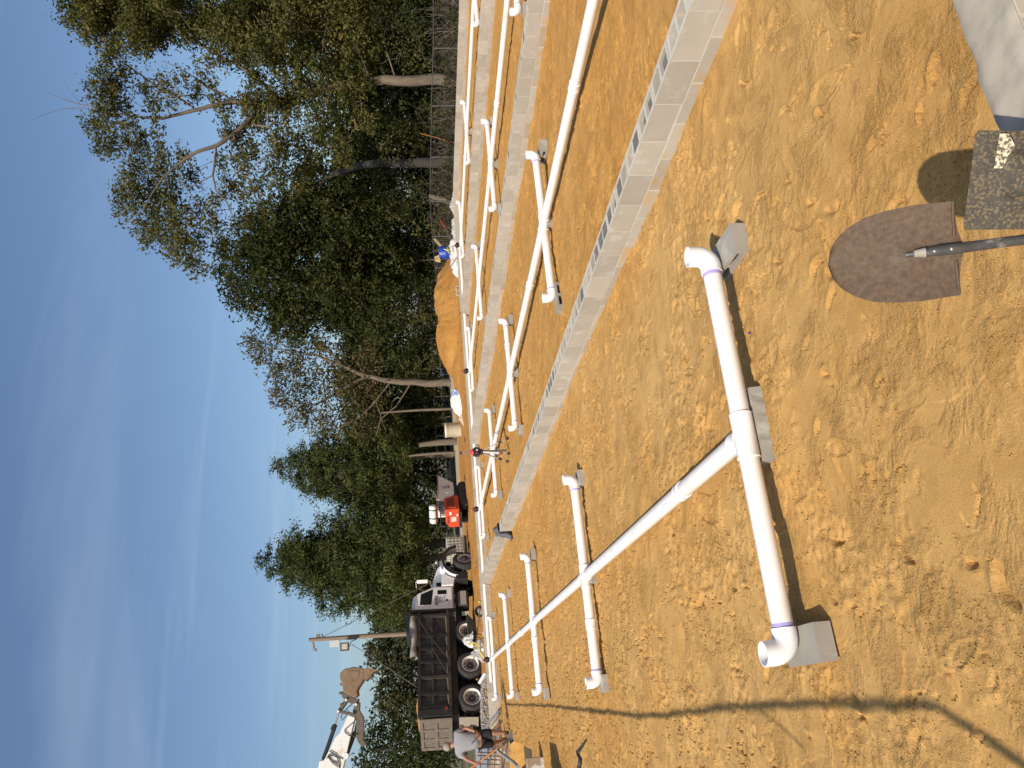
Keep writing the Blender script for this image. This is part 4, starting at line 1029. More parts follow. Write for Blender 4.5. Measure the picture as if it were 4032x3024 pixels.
# ================================================================ SHOVELS IN THE FOREGROUND
M_RUSTB = mat('rusty_blade', (0.155, 0.105, 0.068), (0.070, 0.048, 0.034), scale=70, rough=0.62, metal=0.0, spec=0.35, bump=0.10, bscale=140, detail=10, contrast=0.45, c3=(0.125, 0.066, 0.034), c3scale=42, c3amt=0.16)
M_BLKST = mat('sandy_black_blade', (0.055, 0.044, 0.028), (0.026, 0.023, 0.017), scale=30, rough=0.65, bump=0.08, bscale=160, detail=8, c3=(0.16, 0.11, 0.05), c3scale=130, c3amt=0.5)
M_HANDLE = mat('painted_handle', (0.035, 0.034, 0.036), (0.09, 0.085, 0.08), scale=25, rough=0.5, c3=(0.3, 0.28, 0.25), c3scale=12, c3amt=0.25)
def cam_pt(x, y, d): return Vector((0, 0, CAM_Z)) + ray(x, y)*d
def shovel(name, label, tip, soc, wide, outline, length, dish, mblade, ridges, sockets=True, end_z=-0.33, thick=0.0022):
    """blade outline given as half widths along its length (0 = tip, 1 = step); lies facing the camera"""
    tip, soc = Vector(tip), Vector(soc)
    ez = (soc-tip).normalized()
    toC = (Vector((0, 0, CAM_Z))-tip).normalized()
    ex = ez.cross(toC).normalized(); ey = ez.cross(ex)
    if ey.dot(toC) < 0: ey = -ey
    root = empty(name, tip, 0, label, 'shovel')
    b = MB(); n, m_ = 44, 25
    def P(u, v, off=0.0):
        t = u*length; k = 2*v-1
        # half width from the outline
        w_ = np.interp(u, [q[0] for q in outline], [q[1] for q in outline])*wide
        x = k*w_
        y = dish*(k*k)*(0.35+0.65*u) - 0.012*(1-u)**2
        for rc, rw, rh, r0, r1 in ridges:
            g = math.exp(-((x-rc)/rw)**2)*float(sstep(r0, r0+0.12, np.array([u]))[0])*(1-float(sstep(r1-0.06, r1+0.02, np.array([u]))[0]))
            y += rh*g
        tt = t*(1+0.075*u**6*(1-abs(k))**1.5)
        return ez*tt + ex*x + ey*(y+off)
    b.grid(lambda u, v: P(u, v), n, m_); b.grid(lambda u, v: P(u, v, -thick), n, m_)
    for k in (0.0, 1.0):
        vs = [P(i/(n-1), k) for i in range(n)] + [P(i/(n-1), k, -thick) for i in range(n)]
        b.add(vs, [(i, i+1, n+i+1, n+i) for i in range(n-1)])
    for u in (0.0, 1.0):
        vs = [P(u, i/(m_-1)) for i in range(m_)] + [P(u, i/(m_-1), -thick) for i in range(m_)]
        b.add(vs, [(i, i+1, m_+i+1, m_+i) for i in range(m_-1)])
    b.build('blade', mblade, root)
    return root, ez, ex, ey
tip = cam_pt(3264, 1043, 2.08); soc = cam_pt(3765, 978, 2.03)
OUT = [(0, 0.02), (0.006, 0.15), (0.02, 0.27), (0.05, 0.42), (0.1, 0.57), (0.19, 0.74), (0.32, 0.89), (0.48, 0.965), (0.7, 1.0), (0.86, 0.985), (0.93, 0.975), (1.0, 0.97)]
SH1, ez, ex, ey = shovel('round_shovel', 'rusty pointed shovel standing blade up in the foreground', tip, soc, 0.121, OUT, (soc-tip).length*0.985, 0.020, M_RUSTB, ((0.004, 0.018, 0.011, 0.50, 1.2),))
Lb = (soc-tip).length
g = MB(); g.tube([ez*(Lb*0.60)+ey*0.006, ez*(Lb*0.70)+ey*0.012, ez*(Lb*0.86)+ey*0.017, ez*(Lb*1.0)+ey*0.016, ez*(Lb*1.16)+ey*0.012], [0.005, 0.011, 0.0135, 0.0138, 0.0135], 14)
g.build('socket', M_HANDLE, SH1)
tail = -(tip.z+0.33)/ez.z
MB().tube([ez*(Lb*1.05)+ey*0.012, ez*tail], 0.0130, 12).build('handle', M_HANDLE, SH1)
tp = MB(); tp.tube([ez*(Lb*0.655)+ey*0.017, ez*(Lb*0.74)+ey*0.0205], [0.0090, 0.0125], 12); tp.build('tape', mat('grey_tape', (0.42, 0.39, 0.33), (0.25, 0.22, 0.17), scale=40, rough=0.7), SH1)
for sg in (-1, 1):
    MB().tube([ez*(Lb*0.985)+ex*(sg*0.030)+ey*0.006, ez*(Lb*0.982)+ex*(sg*0.072)+ey*0.010, ez*(Lb*0.978)+ex*(sg*0.114)+ey*0.019], 0.0035, 6).build('tread', M_RUSTB, SH1)
for k in (0.80, 0.93):
    MB().lathe([(0, 0.003), (0.003, 0.002), (0.0042, 0)], ez*(Lb*k)+ey*0.0295, ey, 8).build('rivet', M_STEEL, SH1)
# square-nosed shovel, partly cut by the picture edge
tip2 = cam_pt(3822, 712, 2.02); soc2 = cam_pt(4130, 712, 1.97)
OUT2 = [(0, 0.93), (0.02, 1.0), (0.5, 0.965), (0.72, 0.93), (0.86, 0.86), (0.95, 0.72), (1.0, 0.5)]
SH2, fz, fx_, fy_ = shovel('square_shovel', 'black square-nosed shovel coated in sand at the picture edge', tip2, soc2, 0.122, OUT2, 0.29, -0.010, M_BLKST,
                           ((-0.052, 0.016, 0.009, 0.18, 0.9), (0.052, 0.016, 0.009, 0.18, 0.9), (0.0, 0.014, 0.013, 0.45, 1.3)))
tail2 = -(tip2.z+0.33)/fz.z
MB().tube([fz*0.22+fy_*0.008, fz*0.30+fy_*0.012, fz*0.36+fy_*0.012, fz*tail2], [0.008, 0.018, 0.019, 0.017], 12).build('handle', M_HANDLE, SH2)
st_ = MB(); c0 = fz*0.045 + fx_*0.075*(1 if fx_.x > 0 else -1) + fy_*0.0125
ux = fx_*(1 if fx_.x > 0 else -1)
st_.add([c0-ux*0.045, c0+ux*0.038+fz*0.002, c0+ux*0.036+fz*0.022, c0+ux*0.01+fz*0.038, c0-ux*0.045+fz*0.018], [(0, 1, 2, 3, 4)])
st_.build('worn_label', mat('worn_label', (0.62, 0.55, 0.38), (0.10, 0.08, 0.05), scale=110, rough=0.7, contrast=0.12), SH2)

# ================================================================ THINGS AROUND THE SITE
def film(name, c, alpha):
    m_ = bpy.data.materials.new(name); m_.use_nodes = True; t = m_.node_tree; p = t.nodes['Principled BSDF']
    p.inputs['Base Color'].default_value = (*c, 1); p.inputs['Roughness'].default_value = 0.22
    n_ = t.nodes.new('ShaderNodeTexNoise'); n_.inputs['Scale'].default_value = 5; n_.inputs['Detail'].default_value = 5
    r_ = t.nodes.new('ShaderNodeMapRange'); r_.inputs[1].default_value = 0.3; r_.inputs[2].default_value = 0.7; r_.inputs[3].default_value = alpha*0.65; r_.inputs[4].default_value = min(1, alpha*1.35)
    t.links.new(n_.outputs['Fac'], r_.inputs[0]); t.links.new(r_.outputs[0], p.inputs['Alpha'])
    return m_
M_FILM = film('clear_film', (0.62, 0.60, 0.57), 0.55)
M_FILMW = film('milky_film', (0.72, 0.70, 0.67), 0.85)
M_BLUE = mat('blue_barrel', (0.018, 0.06, 0.34), (0.012, 0.045, 0.26), scale=4, rough=0.4)
M_LUM = mat('fresh_lumber', (0.56, 0.44, 0.27), (0.44, 0.33, 0.19), scale=7, rough=0.8, stretch=(1, 6, 6))
M_OLDW = mat('weathered_wood', (0.30, 0.21, 0.125), (0.20, 0.135, 0.08), scale=8, rough=0.9, stretch=(6, 1, 6), bump=0.4)
M_YEL = mat('yellow_tape', (0.72, 0.66, 0.02), (0.6, 0.5, 0.02), scale=8, rough=0.5)
def crumple(name, label, c, size, seed, m_, n=26, amp=0.5, cat='plastic sheet', group=None, rz=0.0, sharp=1.0, parent=None):
    """heap of crumpled sheet"""
    b = MB(); s = seed
    def f(u, v):
        x = (u-0.5)*size[0]; y = (v-0.5)*size[1]
        r2 = ((u-0.5)*2)**2+((v-0.5)*2)**2
        A = np.array
        k = vn(A([u]), A([v]), 0.30, s)[0]+0.6*abs(vn(A([u]), A([v]), 0.14, s+1)[0])*2*sharp-0.3+0.5*vn(A([u]), A([v]), 0.07, s+2)[0]
        e = max(0.0, 1-r2)**0.55
        x *= 1+0.35*vn(A([v*3]), A([u]), 0.4, s+3)[0]; y *= 1+0.35*vn(A([u*3]), A([v]), 0.4, s+4)[0]
        return (x, y, size[2]*(0.62*e+amp*k*(0.25+0.75*e)) + 0.01)
    b.grid(f, n, n, smooth=False)
    o = b.build(name, m_, parent, loc=c, rot=(0, 0, rz))
    if parent is None: tag(o, label, cat, group)
    return o
def zs(x, y): return float(site_h(np.array([float(x)]), np.array([float(y)]))[0])

# ---- drum, boards and sheeting behind the far right corner
BA = empty('blue_barrel', (18.75, 31.2, 0.02), 0, 'blue plastic barrel with boards sticking out behind the far wall', 'barrel')
MB().lathe([(0, 0), (0.27, 0), (0.29, 0.03), (0.295, 0.28), (0.305, 0.30), (0.295, 0.32), (0.295, 0.56), (0.305, 0.58), (0.295, 0.60), (0.29, 0.86), (0.275, 0.88), (0.26, 0.87), (0.26, 0.5)], n=28).build('shell', M_BLUE, BA)
for k, (a, b_, w_, m_, lab) in enumerate((((18.75, 31.2, 0.55), atY(1710, 940, 31.3), 0.10, M_LUM, 'pale board leaning out of the blue barrel to the upper side'),
                                    ((18.65, 31.1, 0.6), atY(1712, 1015, 31.2), 0.09, M_LUM, 'pale board leaning out of the blue barrel to the lower side'),
                                    ((18.7, 31.2, 0.6), atY(1725, 985, 31.0), 0.05, M_OLDW, 'short dark stick in the mouth of the blue barrel'))):
    b = MB(); b.bar(a, b_, w_, 0.025, up=(0, 1, 0.2)); tag(b.build('board', m_), lab, 'board', 'boards in the blue barrel')
c = atY(1712, 1022, 31.2)
b = crumple('yellow_sack', 'tan and yellow sack hanging at the blue barrel rim', (c.x, c.y, c.z-0.25), (0.26, 0.2, 0.38), 5, mat('sack_paper', (0.45, 0.33, 0.12), (0.32, 0.24, 0.14), scale=6, rough=0.9), n=14, cat='sack')
for k, (x, y, sz, lab) in enumerate(((18.2, 30.5, (2.0, 1.3, 0.62), 'big heap of clear crumpled plastic in front of the blue barrel'), (19.4, 30.2, (1.2, 0.9, 0.42), 'smaller heap of clear plastic beside the picture-top side of the barrel'), (20.2, 29.6, (1.3, 0.8, 0.38), 'clear plastic sheet at the corner of the block walls'), (17.0, 29.6, (0.8, 0.6, 0.22), 'scrap of clear plastic at the foot of the sand heap'))):
    crumple('plastic_sheet', lab, (x, y, 0.02), sz, 21+k*7, M_FILM if k else M_FILMW, group='clear plastic heaps')
b = MB(); r_ = random.Random(4)
for k in range(26):
    p = [Vector((r_.gauss(0, 0.10), r_.gauss(0, 0.08), r_.gauss(0.1, 0.06))) for _ in range(2)]
    b.bar(p[0], p[1], 0.028, 0.003)
o = b.build('caution_tape', M_YEL, loc=(18.15, 29.95, 0.42)); tag(o, 'wad of yellow tape on the plastic by the blue barrel', 'tape')
b = MB(); b.tube([atY(1838, 962, 27.6), atY(1800, 1013, 28.6), atY(1760, 1068, 29.6)], 0.022, 8); tag(b.build('stick', M_OLDW), 'brown stick lying across the third wall in front of the barrel', 'stick')
b = MB(); p0, p1 = atY(1735, 868, 31.5), atY(1780, 950, 30.6); b.tube([p0-(p1-p0)*0.15, p0.lerp(p1, 0.0), p0.lerp(p1, 0.02)], 0.02, 8); rd = b.build('survey_stake', M_GREYS); tag(rd, 'leaning dark stake with a red band beside the blue barrel', 'stake')
MB().tube([p0, p0.lerp(p1, 0.42)], 0.024, 8).build('red_band', M_REDP, rd); MB().tube([p0.lerp(p1, 0.42), p1], 0.02, 8).build('shaft', M_GREYS, rd)
# hollow block standing on edge by the heap
b = MB()
b.box((0, 0, 0.0125), (0.39, 0.19, 0.03)); b.box((0, 0, 0.18), (0.39, 0.19, 0.03))
for x in (-0.18, 0, 0.18): b.box((x, 0, 0.096), (0.034, 0.19, 0.14))
p = atY(1808, 1147, 29.2); tag(b.build('hollow_block', M_CMU, loc=(p.x, p.y, 0.18), rot=(0, 0, R(-18))), 'hollow concrete block on its side below the big sand heap', 'concrete block')
for k, (a, b_) in enumerate((((1812, 1238), (1836, 1190)), ((1822, 1212), (1842, 1222)))):
    q = MB(); q.tube([atY(*a, 28.0), atY(*b_, 27.9)], 0.014, 6); tag(q.build('rebar_pin', mat('rusty_bar', (0.09, 0.06, 0.045), rough=0.8)), ('long' if k == 0 else 'short')+' dark bar where the third wall meets the far wall', 'rebar', 'rebar pins')

# ---- covered bags, white drum
CV = empty('covered_heap', (12.45, 33.3, 0.05), 0, 'sand heap under a white sheet with blue print', 'covered heap')
b = MB()
def cover(u, v):
    a = 2*math.pi*u; rr_ = v
    x = 0.95*rr_*math.cos(a); y = 0.8*rr_*math.sin(a)
    A = np.array
    k = abs(vn(A([u*2]), A([v*0.3]), 0.07, 91)[0])+0.5*vn(A([x]), A([y]), 0.15, 92)[0]
    return (x*(1+0.1*k), y*(1+0.1*k), 0.66*(1-rr_**1.7)+0.16*k*(0.2+rr_))
b.grid(cover, 60, 12); b.build('sheet', mat('white_sheet', (0.74, 0.68, 0.62), (0.66, 0.58, 0.50), scale=4, rough=0.7), CV)
MB().grid(lambda u, v: (-0.02+0.34*u+0.1*v, -0.50-0.06*u+0.16*v, 0.33+0.26*v+0.03*math.sin(u*7)), 7, 5).build('blue_print', mat('blue_print', (0.10, 0.20, 0.52), (0.66, 0.62, 0.6), scale=9, rough=0.7, contrast=0.1), CV)
HP = empty('spilled_mix_heap', (11.55, 33.1, 0.06), 0, 'pale heap of dry mix beside the white drum', 'sand heap')
MB().grid(lambda u, v: (0.62*v*math.cos(6.2832*u)*(1.1), 0.45*v*math.sin(6.2832*u), 0.36*(1-v)**1.2+0.05*float(vn(np.array([u*6]), np.array([v*3]), 0.4, 95)[0])), 30, 10).build('heap', mat('pale_mix', (0.58, 0.46, 0.32), (0.42, 0.32, 0.21), scale=14, rough=0.95, bump=0.8, bscale=20), HP)
DRM = empty('white_drum', (12.72, 38.0, -0.12), 0, 'cream white open drum standing behind the white sheet', 'drum')
MB().lathe([(0, 0.02), (0.345, 0.0), (0.36, 0.03), (0.36, 0.92), (0.372, 0.93), (0.372, 1.0), (0.36, 1.02), (0.34, 1.0), (0.335, 0.6)], n=32).build('shell', mat('cream_plastic', (0.68, 0.64, 0.50), (0.58, 0.53, 0.40), scale=3, rough=0.5), DRM)
MB().lathe([(0.362, 0.70), (0.37, 0.715), (0.362, 0.73)], n=32).build('rib', M_LUM, DRM)
b = crumple('black_bag', 'small black bag on the sand behind the laser level', (10.75, 33.6, 0.05), (0.42, 0.36, 0.24), 61, M_BLACK, n=14, cat='bag')
crumple('green_scrap', 'lime green scrap beside the white sheet', (13.45, 33.0, 0.12), (0.24, 0.2, 0.2), 64, mat('lime_cloth', (0.42, 0.55, 0.04), rough=0.8), n=10, cat='cloth')
# low heap of crusted sand behind the far wall already belongs to the floor; sheet of dark sediment cloth
crumple('dark_cloth', 'dark grey strip of cloth on the sand beside the tracked dumper', (10.1, 33.9, 0.06), (1.5, 0.35, 0.10), 67, mat('grey_cloth', (0.10, 0.10, 0.11), rough=0.9), n=16, cat='cloth', rz=R(20))

# ---- hoodie over the nearest wall
M_HOOD = mat('grey_cotton', (0.135, 0.135, 0.145), (0.095, 0.095, 0.105), scale=20, rough=0.95, bump=0.3, bscale=150)
HD = empty('hoodie', (3.86, 19.4, WALL_Z), 0, 'grey hooded sweatshirt with dark red print draped over the nearest wall', 'hoodie')
prof = [(0.155, -0.24), (0.13, -0.05), (0.115, 0.03), (0.06, 0.10), (-0.01, 0.135), (-0.07, 0.10), (-0.112, 0.03), (-0.13, -0.06), (-0.15, -0.16), (-0.20, -0.255), (-0.29, -0.275)]
def hood_fn(u, v):
    t = v*(len(prof)-1); i = min(int(t), len(prof)-2); f = t-i
    x = prof[i][0]*(1-f)+prof[i+1][0]*f; z = prof[i][1]*(1-f)+prof[i+1][1]*f
    y = (u-0.5)*0.62*(1.0-0.35*v); A = np.array
    k = vn(A([u*1.3]), A([v*0.8]), 0.16, 101)[0]*0.07+vn(A([u]), A([v]), 0.08, 102)[0]*0.03
    if z > -0.02: z += k*1.2 - 0.10*abs(u-0.5)*2
    x += -abs(k)*1.0*(1 if x < 0 else -1)
    return (x, y-0.25*v, z)
b = MB(); b.grid(hood_fn, 30, 40); b.build('cloth', M_HOOD, HD)
sl = MB(); sl.tube([(-0.10, -0.10, 0.06), (-0.16, -0.30, -0.04), (-0.17, -0.36, -0.16), (-0.25, -0.42, -0.265)], [0.05, 0.055, 0.05, 0.035], 10); sl.build('sleeve', M_HOOD, HD)
pt = MB(); pt.grid(lambda u, v: (-0.128-0.05*v+0.03*u, -0.06+0.16*u, 0.12-0.10*v), 4, 4); pt.build('print', mat('dark_red_print', (0.13, 0.02, 0.025), rough=0.9), HD)

# ---- gravel bank, offcut and tools on the far left
M_GRAV = mat('pale_gravel', (0.50, 0.47, 0.43), (0.20, 0.165, 0.13), scale=14, rough=0.9, jitter=0.0, contrast=0.25)
def gravel(name, fn, n, seed, rmin=0.02, rmax=0.045):
    r_ = np.random.default_rng(seed); V, F = [], []
    base = np.array([(1,0,0),(-1,0,0),(0,1,0),(0,-1,0),(0,0,1),(0,0,-1)], float)
    tri = np.array([(0,2,4),(2,1,4),(1,3,4),(3,0,4),(2,0,5),(1,2,5),(3,1,5),(0,3,5)])
    for k in range(n):
        p = np.array(fn(r_)); s = r_.uniform(rmin, rmax)
        q, _ = np.linalg.qr(r_.normal(size=(3, 3)))
        V.append((base*r_.uniform(0.55, 1.0, (6, 1))*s)@q + p); F.append(tri+6*k)
    me = fast_mesh(name, np.concatenate(V), np.concatenate(F), False, 3)
    return me
GV = empty('gravel_bank', (-0.4, 30.0, 0), 0, 'bank of pale gravel between the far wall and the truck', 'gravel')
def gbank(r_):
    u, v = r_.uniform(-1, 1), r_.uniform(-1, 1)
    x = -1.0+2.3*u; y = 0.1+0.75*v+0.25*math.sin(x*2)
    return (x, y, 0.05+0.42*max(0, 1-v*v)*(0.55+0.45*max(0, 1-((x+0.5)/1.9)**2)))
me = gravel('stones', gbank, 2600, 3, 0.025, 0.055); me.materials.append(M_GRAV); o = link('stones', me, GV); o['kind'] = 'stuff'
b = MB(); b.grid(lambda u, v: (-3.4+4.8*u, 0.1+0.8*(2*v-1)+0.25*math.sin((-3.4+4.8*u)*2), 0.02+0.40*max(0, 1-(2*v-1)**2)*(0.55+0.45*max(0, 1-(((-3.4+4.8*u)+0.5)/1.9)**2))), 24, 9); b.build('bank', M_OLDW, GV)
p = atY(1898, 2672, 29.0)
b = MB(); d_ = Vector((-0.30, 0.05, 0.22)).normalized(); b.tube([p-d_*0.19, p+d_*0.19], PR, 18, cap=False); b.tube([p-d_*0.19, p+d_*0.19], PR-0.007, 18, cap=False); tag(b.build('pipe_offcut', M_PVC), 'short white pipe offcut lying by the rear truck wheels', 'pipe')
for k, (a, b_, m_, r0, lab, head) in enumerate((((1893, 2885), (1978, 2795), mat('grey_blue_handle', (0.16, 0.19, 0.24), rough=0.6), 0.03, 'grey-blue handled tool leaning over the far wall', 0),
                                ((1915, 2888), (1985, 2808), M_OLDW, 0.02, 'wooden handled rake leaning over the far wall', 1),
                                ((1925, 2895), (1975, 2848), mat('orange_handle', (0.42, 0.12, 0.03), rough=0.6), 0.02, 'orange handled rake nearest the worker at the far wall', 1))):
    P0, P1 = atY(*a, 28.7), atY(*b_, 27.3); P1.z = max(P1.z, 0.03)
    q = MB(); q.tube([P0+(P0-P1)*0.25, P1], r0, 8); o = q.build('garden_tool', m_); tag(o, lab, 'tool', 'tools leaning at the far wall')
    if head:
        h_ = MB(); h_.bar(P1+Vector((-0.05, -0.2, 0)), P1+Vector((0.1, 0.18, 0.02)), 0.03, 0.03)
        for t_ in range(6): c = (P1+Vector((-0.05, -0.2, 0))).lerp(P1+Vector((0.1, 0.18, 0.02)), t_/5); h_.bar(c, c+Vector((0.09, -0.05, -0.05)), 0.012, 0.012)
        h_.build('rake_head', M_GREYS, o)
# ---- wheelbarrow with plastic beside the truck
WB = empty('wheelbarrow', (2.35, 29.55, 0.06), R(8), 'dark wheelbarrow draped with white plastic beside the far wall', 'wheelbarrow')
w_ = MB(); w_.lathe([(0.12, -0.04), (0.19, -0.045), (0.205, 0.0), (0.19, 0.045), (0.12, 0.04)], (0.72, 0, 0.205), (0, 1, 0), 24); w_.build('tyre', M_TYRE, WB)
w_ = MB(); w_.lathe([(0, -0.03), (0.12, -0.035), (0.12, 0.035), (0, 0.03)], (0.72, 0, 0.205), (0, 1, 0), 18); w_.build('wheel_hub', mat('grey_hub', (0.42, 0.42, 0.43), rough=0.5), WB)
for s in (-1, 1): MB().tube([(0.78, s*0.09, 0.22), (0.2, s*0.2, 0.33), (-0.9, s*0.3, 0.55)], 0.02, 8).build('handle', M_OLDW, WB)
for s in (-1, 1): MB().tube([(-0.1, s*0.25, 0.40), (-0.22, s*0.26, 0.02), (-0.35, s*0.26, 0.42)], 0.016, 8).build('leg', M_BLACK, WB)
tr_ = MB(); a_, c_ = [(-0.48, -0.34), (0.62, -0.27), (0.62, 0.27), (-0.48, 0.34)], [(-0.25, -0.2), (0.3, -0.17), (0.3, 0.17), (-0.25, 0.2)]
tr_.add([(x, y, 0.70) for x, y in a_]+[(x, y, 0.40) for x, y in c_], [(0, 1, 5, 4), (1, 2, 6, 5), (2, 3, 7, 6), (3, 0, 4, 7), (4, 5, 6, 7)]); tr_.build('tray', M_DUSTY, WB)
crumple('plastic_bag', 'white plastic bag bunched on the wheelbarrow', (2.1, 29.3, 0.62), (0.5, 0.45, 0.42), 71, M_FILMW, n=18, cat='plastic bag')
crumple('plastic_bag', 'clear plastic bag with yellow tape beside the wheelbarrow', (1.72, 29.2, 0.30), (0.75, 0.5, 0.52), 75, M_FILM, n=20, cat='plastic bag')
b = MB(); b.tube([(1.95, 29.0, 0.80), (1.98, 28.98, 0.60), (1.88, 28.95, 0.45), (1.6, 28.95, 0.40), (1.35, 28.9, 0.22)], 0.022, 5); tag(b.build('caution_tape', M_YEL), 'yellow tape hanging from the plastic by the wheelbarrow', 'tape')
crumple('rag', 'pinkish rag on the ground beside the far wall near the wheelbarrow', (2.25, 28.75, 0.2), (0.3, 0.25, 0.16), 78, mat('stained_rag', (0.55, 0.42, 0.36), (0.35, 0.12, 0.08), scale=9, rough=0.9), n=12, cat='rag')
p = atY(1890, 2369, 28.42); b = MB(); b.lathe([(0, -0.05), (0.045, -0.03), (0.05, 0.02), (0.03, 0.05), (0, 0.055)], (0, 0, 0), n=12); tag(b.build('tennis_ball', mat('yellow_green', (0.45, 0.52, 0.05), rough=0.9), loc=(p.x, p.y, 0.335)), 'yellow-green ball on the far wall', 'ball')

# ---- blue scrap on the foreground sand, black hose at the left
p = atZ(2954, 1313, 0.012); b = MB(); b.add([(0, 0, 0), (0.016, 0.004, 0.004), (0.02, 0.014, 0.0), (0.008, 0.018, 0.006), (-0.006, 0.012, 0.002)], [(0, 1, 2, 3, 4)], False); tag(b.build('blue_scrap', mat('blue_scrap', (0.03, 0.03, 0.42), rough=0.5), loc=p), 'tiny blue scrap lying on the sand near the nearest pipe', 'scrap')
b = MB(); b.tube([atZ(2300, 2925, 0.05), atZ(2288, 2945, 0.04), atZ(2275, 2962, 0.03), atZ(2285, 2990, 0.03), atZ(2280, 3024, 0.03), atZ(2268, 3070, 0.03)], [0.012, 0.02, 0.028, 0.028, 0.03, 0.03], 10); tag(b.build('black_hose', M_RUB), 'black curved hose end lying on the sand at the picture bottom', 'hose')

# ---- pit with forms and bars
M_FORM = mat('splashed_form', (0.35, 0.27, 0.19), (0.24, 0.18, 0.125), scale=6, rough=0.95, bump=0.5, c3=(0.60, 0.58, 0.54), c3scale=4, c3amt=0.5)
for k, (x, y, z, sx, sy, sz, rz, lab) in enumerate(((-1.42, 17.05, 0.14, 0.75, 0.30, 0.36, 4, 'stained concrete kerb block at the near edge of the pit'), (-1.5, 26.0, 0.10, 0.9, 0.20, 0.36, -3, 'splashed form board at the far side of the pit'), (-2.0, 25.3, 0.12, 1.7, 0.06, 0.30, 2, 'long splashed plank along the far side of the pit'))):
    tag(MB().box((0, 0, 0), (sx, sy, sz)).build('form_board', M_FORM, bevel=0.012, loc=(x, y, z), rot=(0, 0, R(rz))), lab, 'form board', 'form boards at the pit')
RB = empty('rebar_cage', (-1.6, 25.4, 0), 0, 'rusty rebar cage in the pit behind the worker', 'rebar')
M_REB = mat('rusty_rebar', (0.16, 0.085, 0.055), (0.10, 0.055, 0.04), scale=20, rough=0.85)
for k, (y_, x0_, x1_) in enumerate(((2962, 1880, 1945), (2975, 1878, 1985), (2990, 1890, 1985), (3008, 1885, 1990))):
    MB().tube([atY(x0_, y_, 25.2+0.1*k)-RB.location, atY(x1_, y_+3, 25.2+0.1*k)-RB.location], 0.016, 7).build('vertical_bar', M_REB, RB)
for x_ in (1895, 1922, 1950, 1980): MB().tube([atY(x_, 2945, 25.15)-RB.location, atY(x_-5, 3070, 25.3)-RB.location], 0.014, 7).build('cross_bar', M_REB, RB)
b = MB(); b.tube([atY(1958, 2952, 23.8), atY(1975, 2968, 23.2), atY(1998, 2985, 22.4), atY(2020, 3000, 21.8), atY(2040, 3020, 21.4)], 0.045, 10); tag(b.build('grey_conduit', mat('grey_conduit', (0.36, 0.34, 0.30), rough=0.6)), 'bent grey conduit running along the edge of the pit', 'conduit')
tag(MB().box((0, 0, 0), (0.62, 0.4, 0.34)).build('blue_box', mat('pale_blue_box', (0.20, 0.27, 0.36), (0.3, 0.36, 0.42), scale=5, rough=0.5), loc=atY(1900, 2985, 27.6), bevel=0.02), 'pale blue box behind the rebar cage', 'box')
me = gravel('stones', lambda r_: (r_.uniform(-0.7, 0.7), r_.uniform(-0.15, 0.15), r_.uniform(-0.02, 0.10)), 500, 9, 0.02, 0.045); me.materials.append(M_GRAV)
p = atY(1935, 2985, 26.6); g2 = link('gravel_strip', me, None, (p.x, p.y, 0.1)); tag(g2, 'strip of pale gravel spilled beside the pit', 'gravel', kind='stuff')
# stack added out of view to throw the square shadow
SK = empty('shadow_stack', (-2.05, 14.7, 0), 0, 'added unseen stack that throws the square shadow', 'shadow caster')
for k in range(5): MB().box((0, 0, 0.09+k*0.175), (1.1, 0.95, 0.16)).build('panel', M_OLDW, SK, bevel=0.01)

# ---- unseen pipe added on the left to throw the long shadow over the sand
hz_ = 2.4; off = Vector((math.sin(R(SUN_AZ-180)), math.cos(R(SUN_AZ-180)), 0))*(hz_/math.tan(R(SUN_EL)))
PL = empty('shadow_pipe', (-2.7, 1.0, 0), 0, 'added unseen pipe that throws the long thin shadow', 'pump pipe')
sh = [(-0.06, 25.0), (-0.17, 12.0), (-0.185, 8.0), (-0.165, 5.0), (-0.155, 3.36), (-0.165, 3.31), (-0.36, 2.88), (-0.95, 1.6)]
MB().tube([(x-off.x+2.7, y-off.y-1.0, hz_) for x, y in sh], 0.021, 12).build('pipe', M_GREYS, PL)
MB().tube([(-0.2-off.x+2.7, 5.25-off.y-1.0, hz_), (-0.30-off.x+2.7, 4.95-off.y-1.0, hz_), (-0.40-off.x+2.7, 4.72-off.y-1.0, hz_)], 0.008, 6).build('shadow_rod', M_GREYS, PL)  # rod added to throw the short side shadow
for x, y in (sh[-1],): MB().tube([(x-off.x+2.7, y-off.y-1.0, hz_), (x-off.x+2.7, y-off.y-1.0, -0.4)], 0.05, 10).build('post', M_GREYS, PL)

# ================================================================ WIRE FENCE
M_GALV = mat('galvanised', (0.16, 0.16, 0.15), (0.10, 0.10, 0.095), scale=8, rough=0.5, metal=0.4)
FN = empty('wire_fence', (24.0, 20.0, -0.4), 0, 'chain link fence with grey posts in front of the woods', 'fence')
fy = [15.0, 18.2, 21.3, 24.55, 27.82, 31.3, 34.87, 38.2, 41.6, 45.9, 50.0, 54.0, 58.0]
ft = [0.80, 0.82, 0.85, 0.86, 0.95, 1.0, 1.06, 0.95, 0.80, 0.56, 0.5, 0.45, 0.42]
for y, z in zip(fy, ft): MB().cyl((0, y-20, 0), (0, y-20, z+0.4), 0.030, n=8).build('post', M_GALV, FN)
for k in range(len(fy)-1): MB().tube([(0, fy[k]-20, ft[k]+0.4), (0, fy[k+1]-20, ft[k+1]+0.4)], 0.020, 6).build('top_rail', M_GALV, FN)
cw = MB(); sp_ = 0.16
y = 14.0
while y < 58:
    for s in (-1, 1):
        z1 = float(np.interp(y, fy, ft))+0.4
        cw.add([(0.01, y-20, 0.05), (0.01, y-20+0.005, 0.05), (0.01, y-20+s*z1*0.9+0.005, z1), (0.01, y-20+s*z1*0.9, z1)], [(0, 1, 2, 3)])
    y += sp_
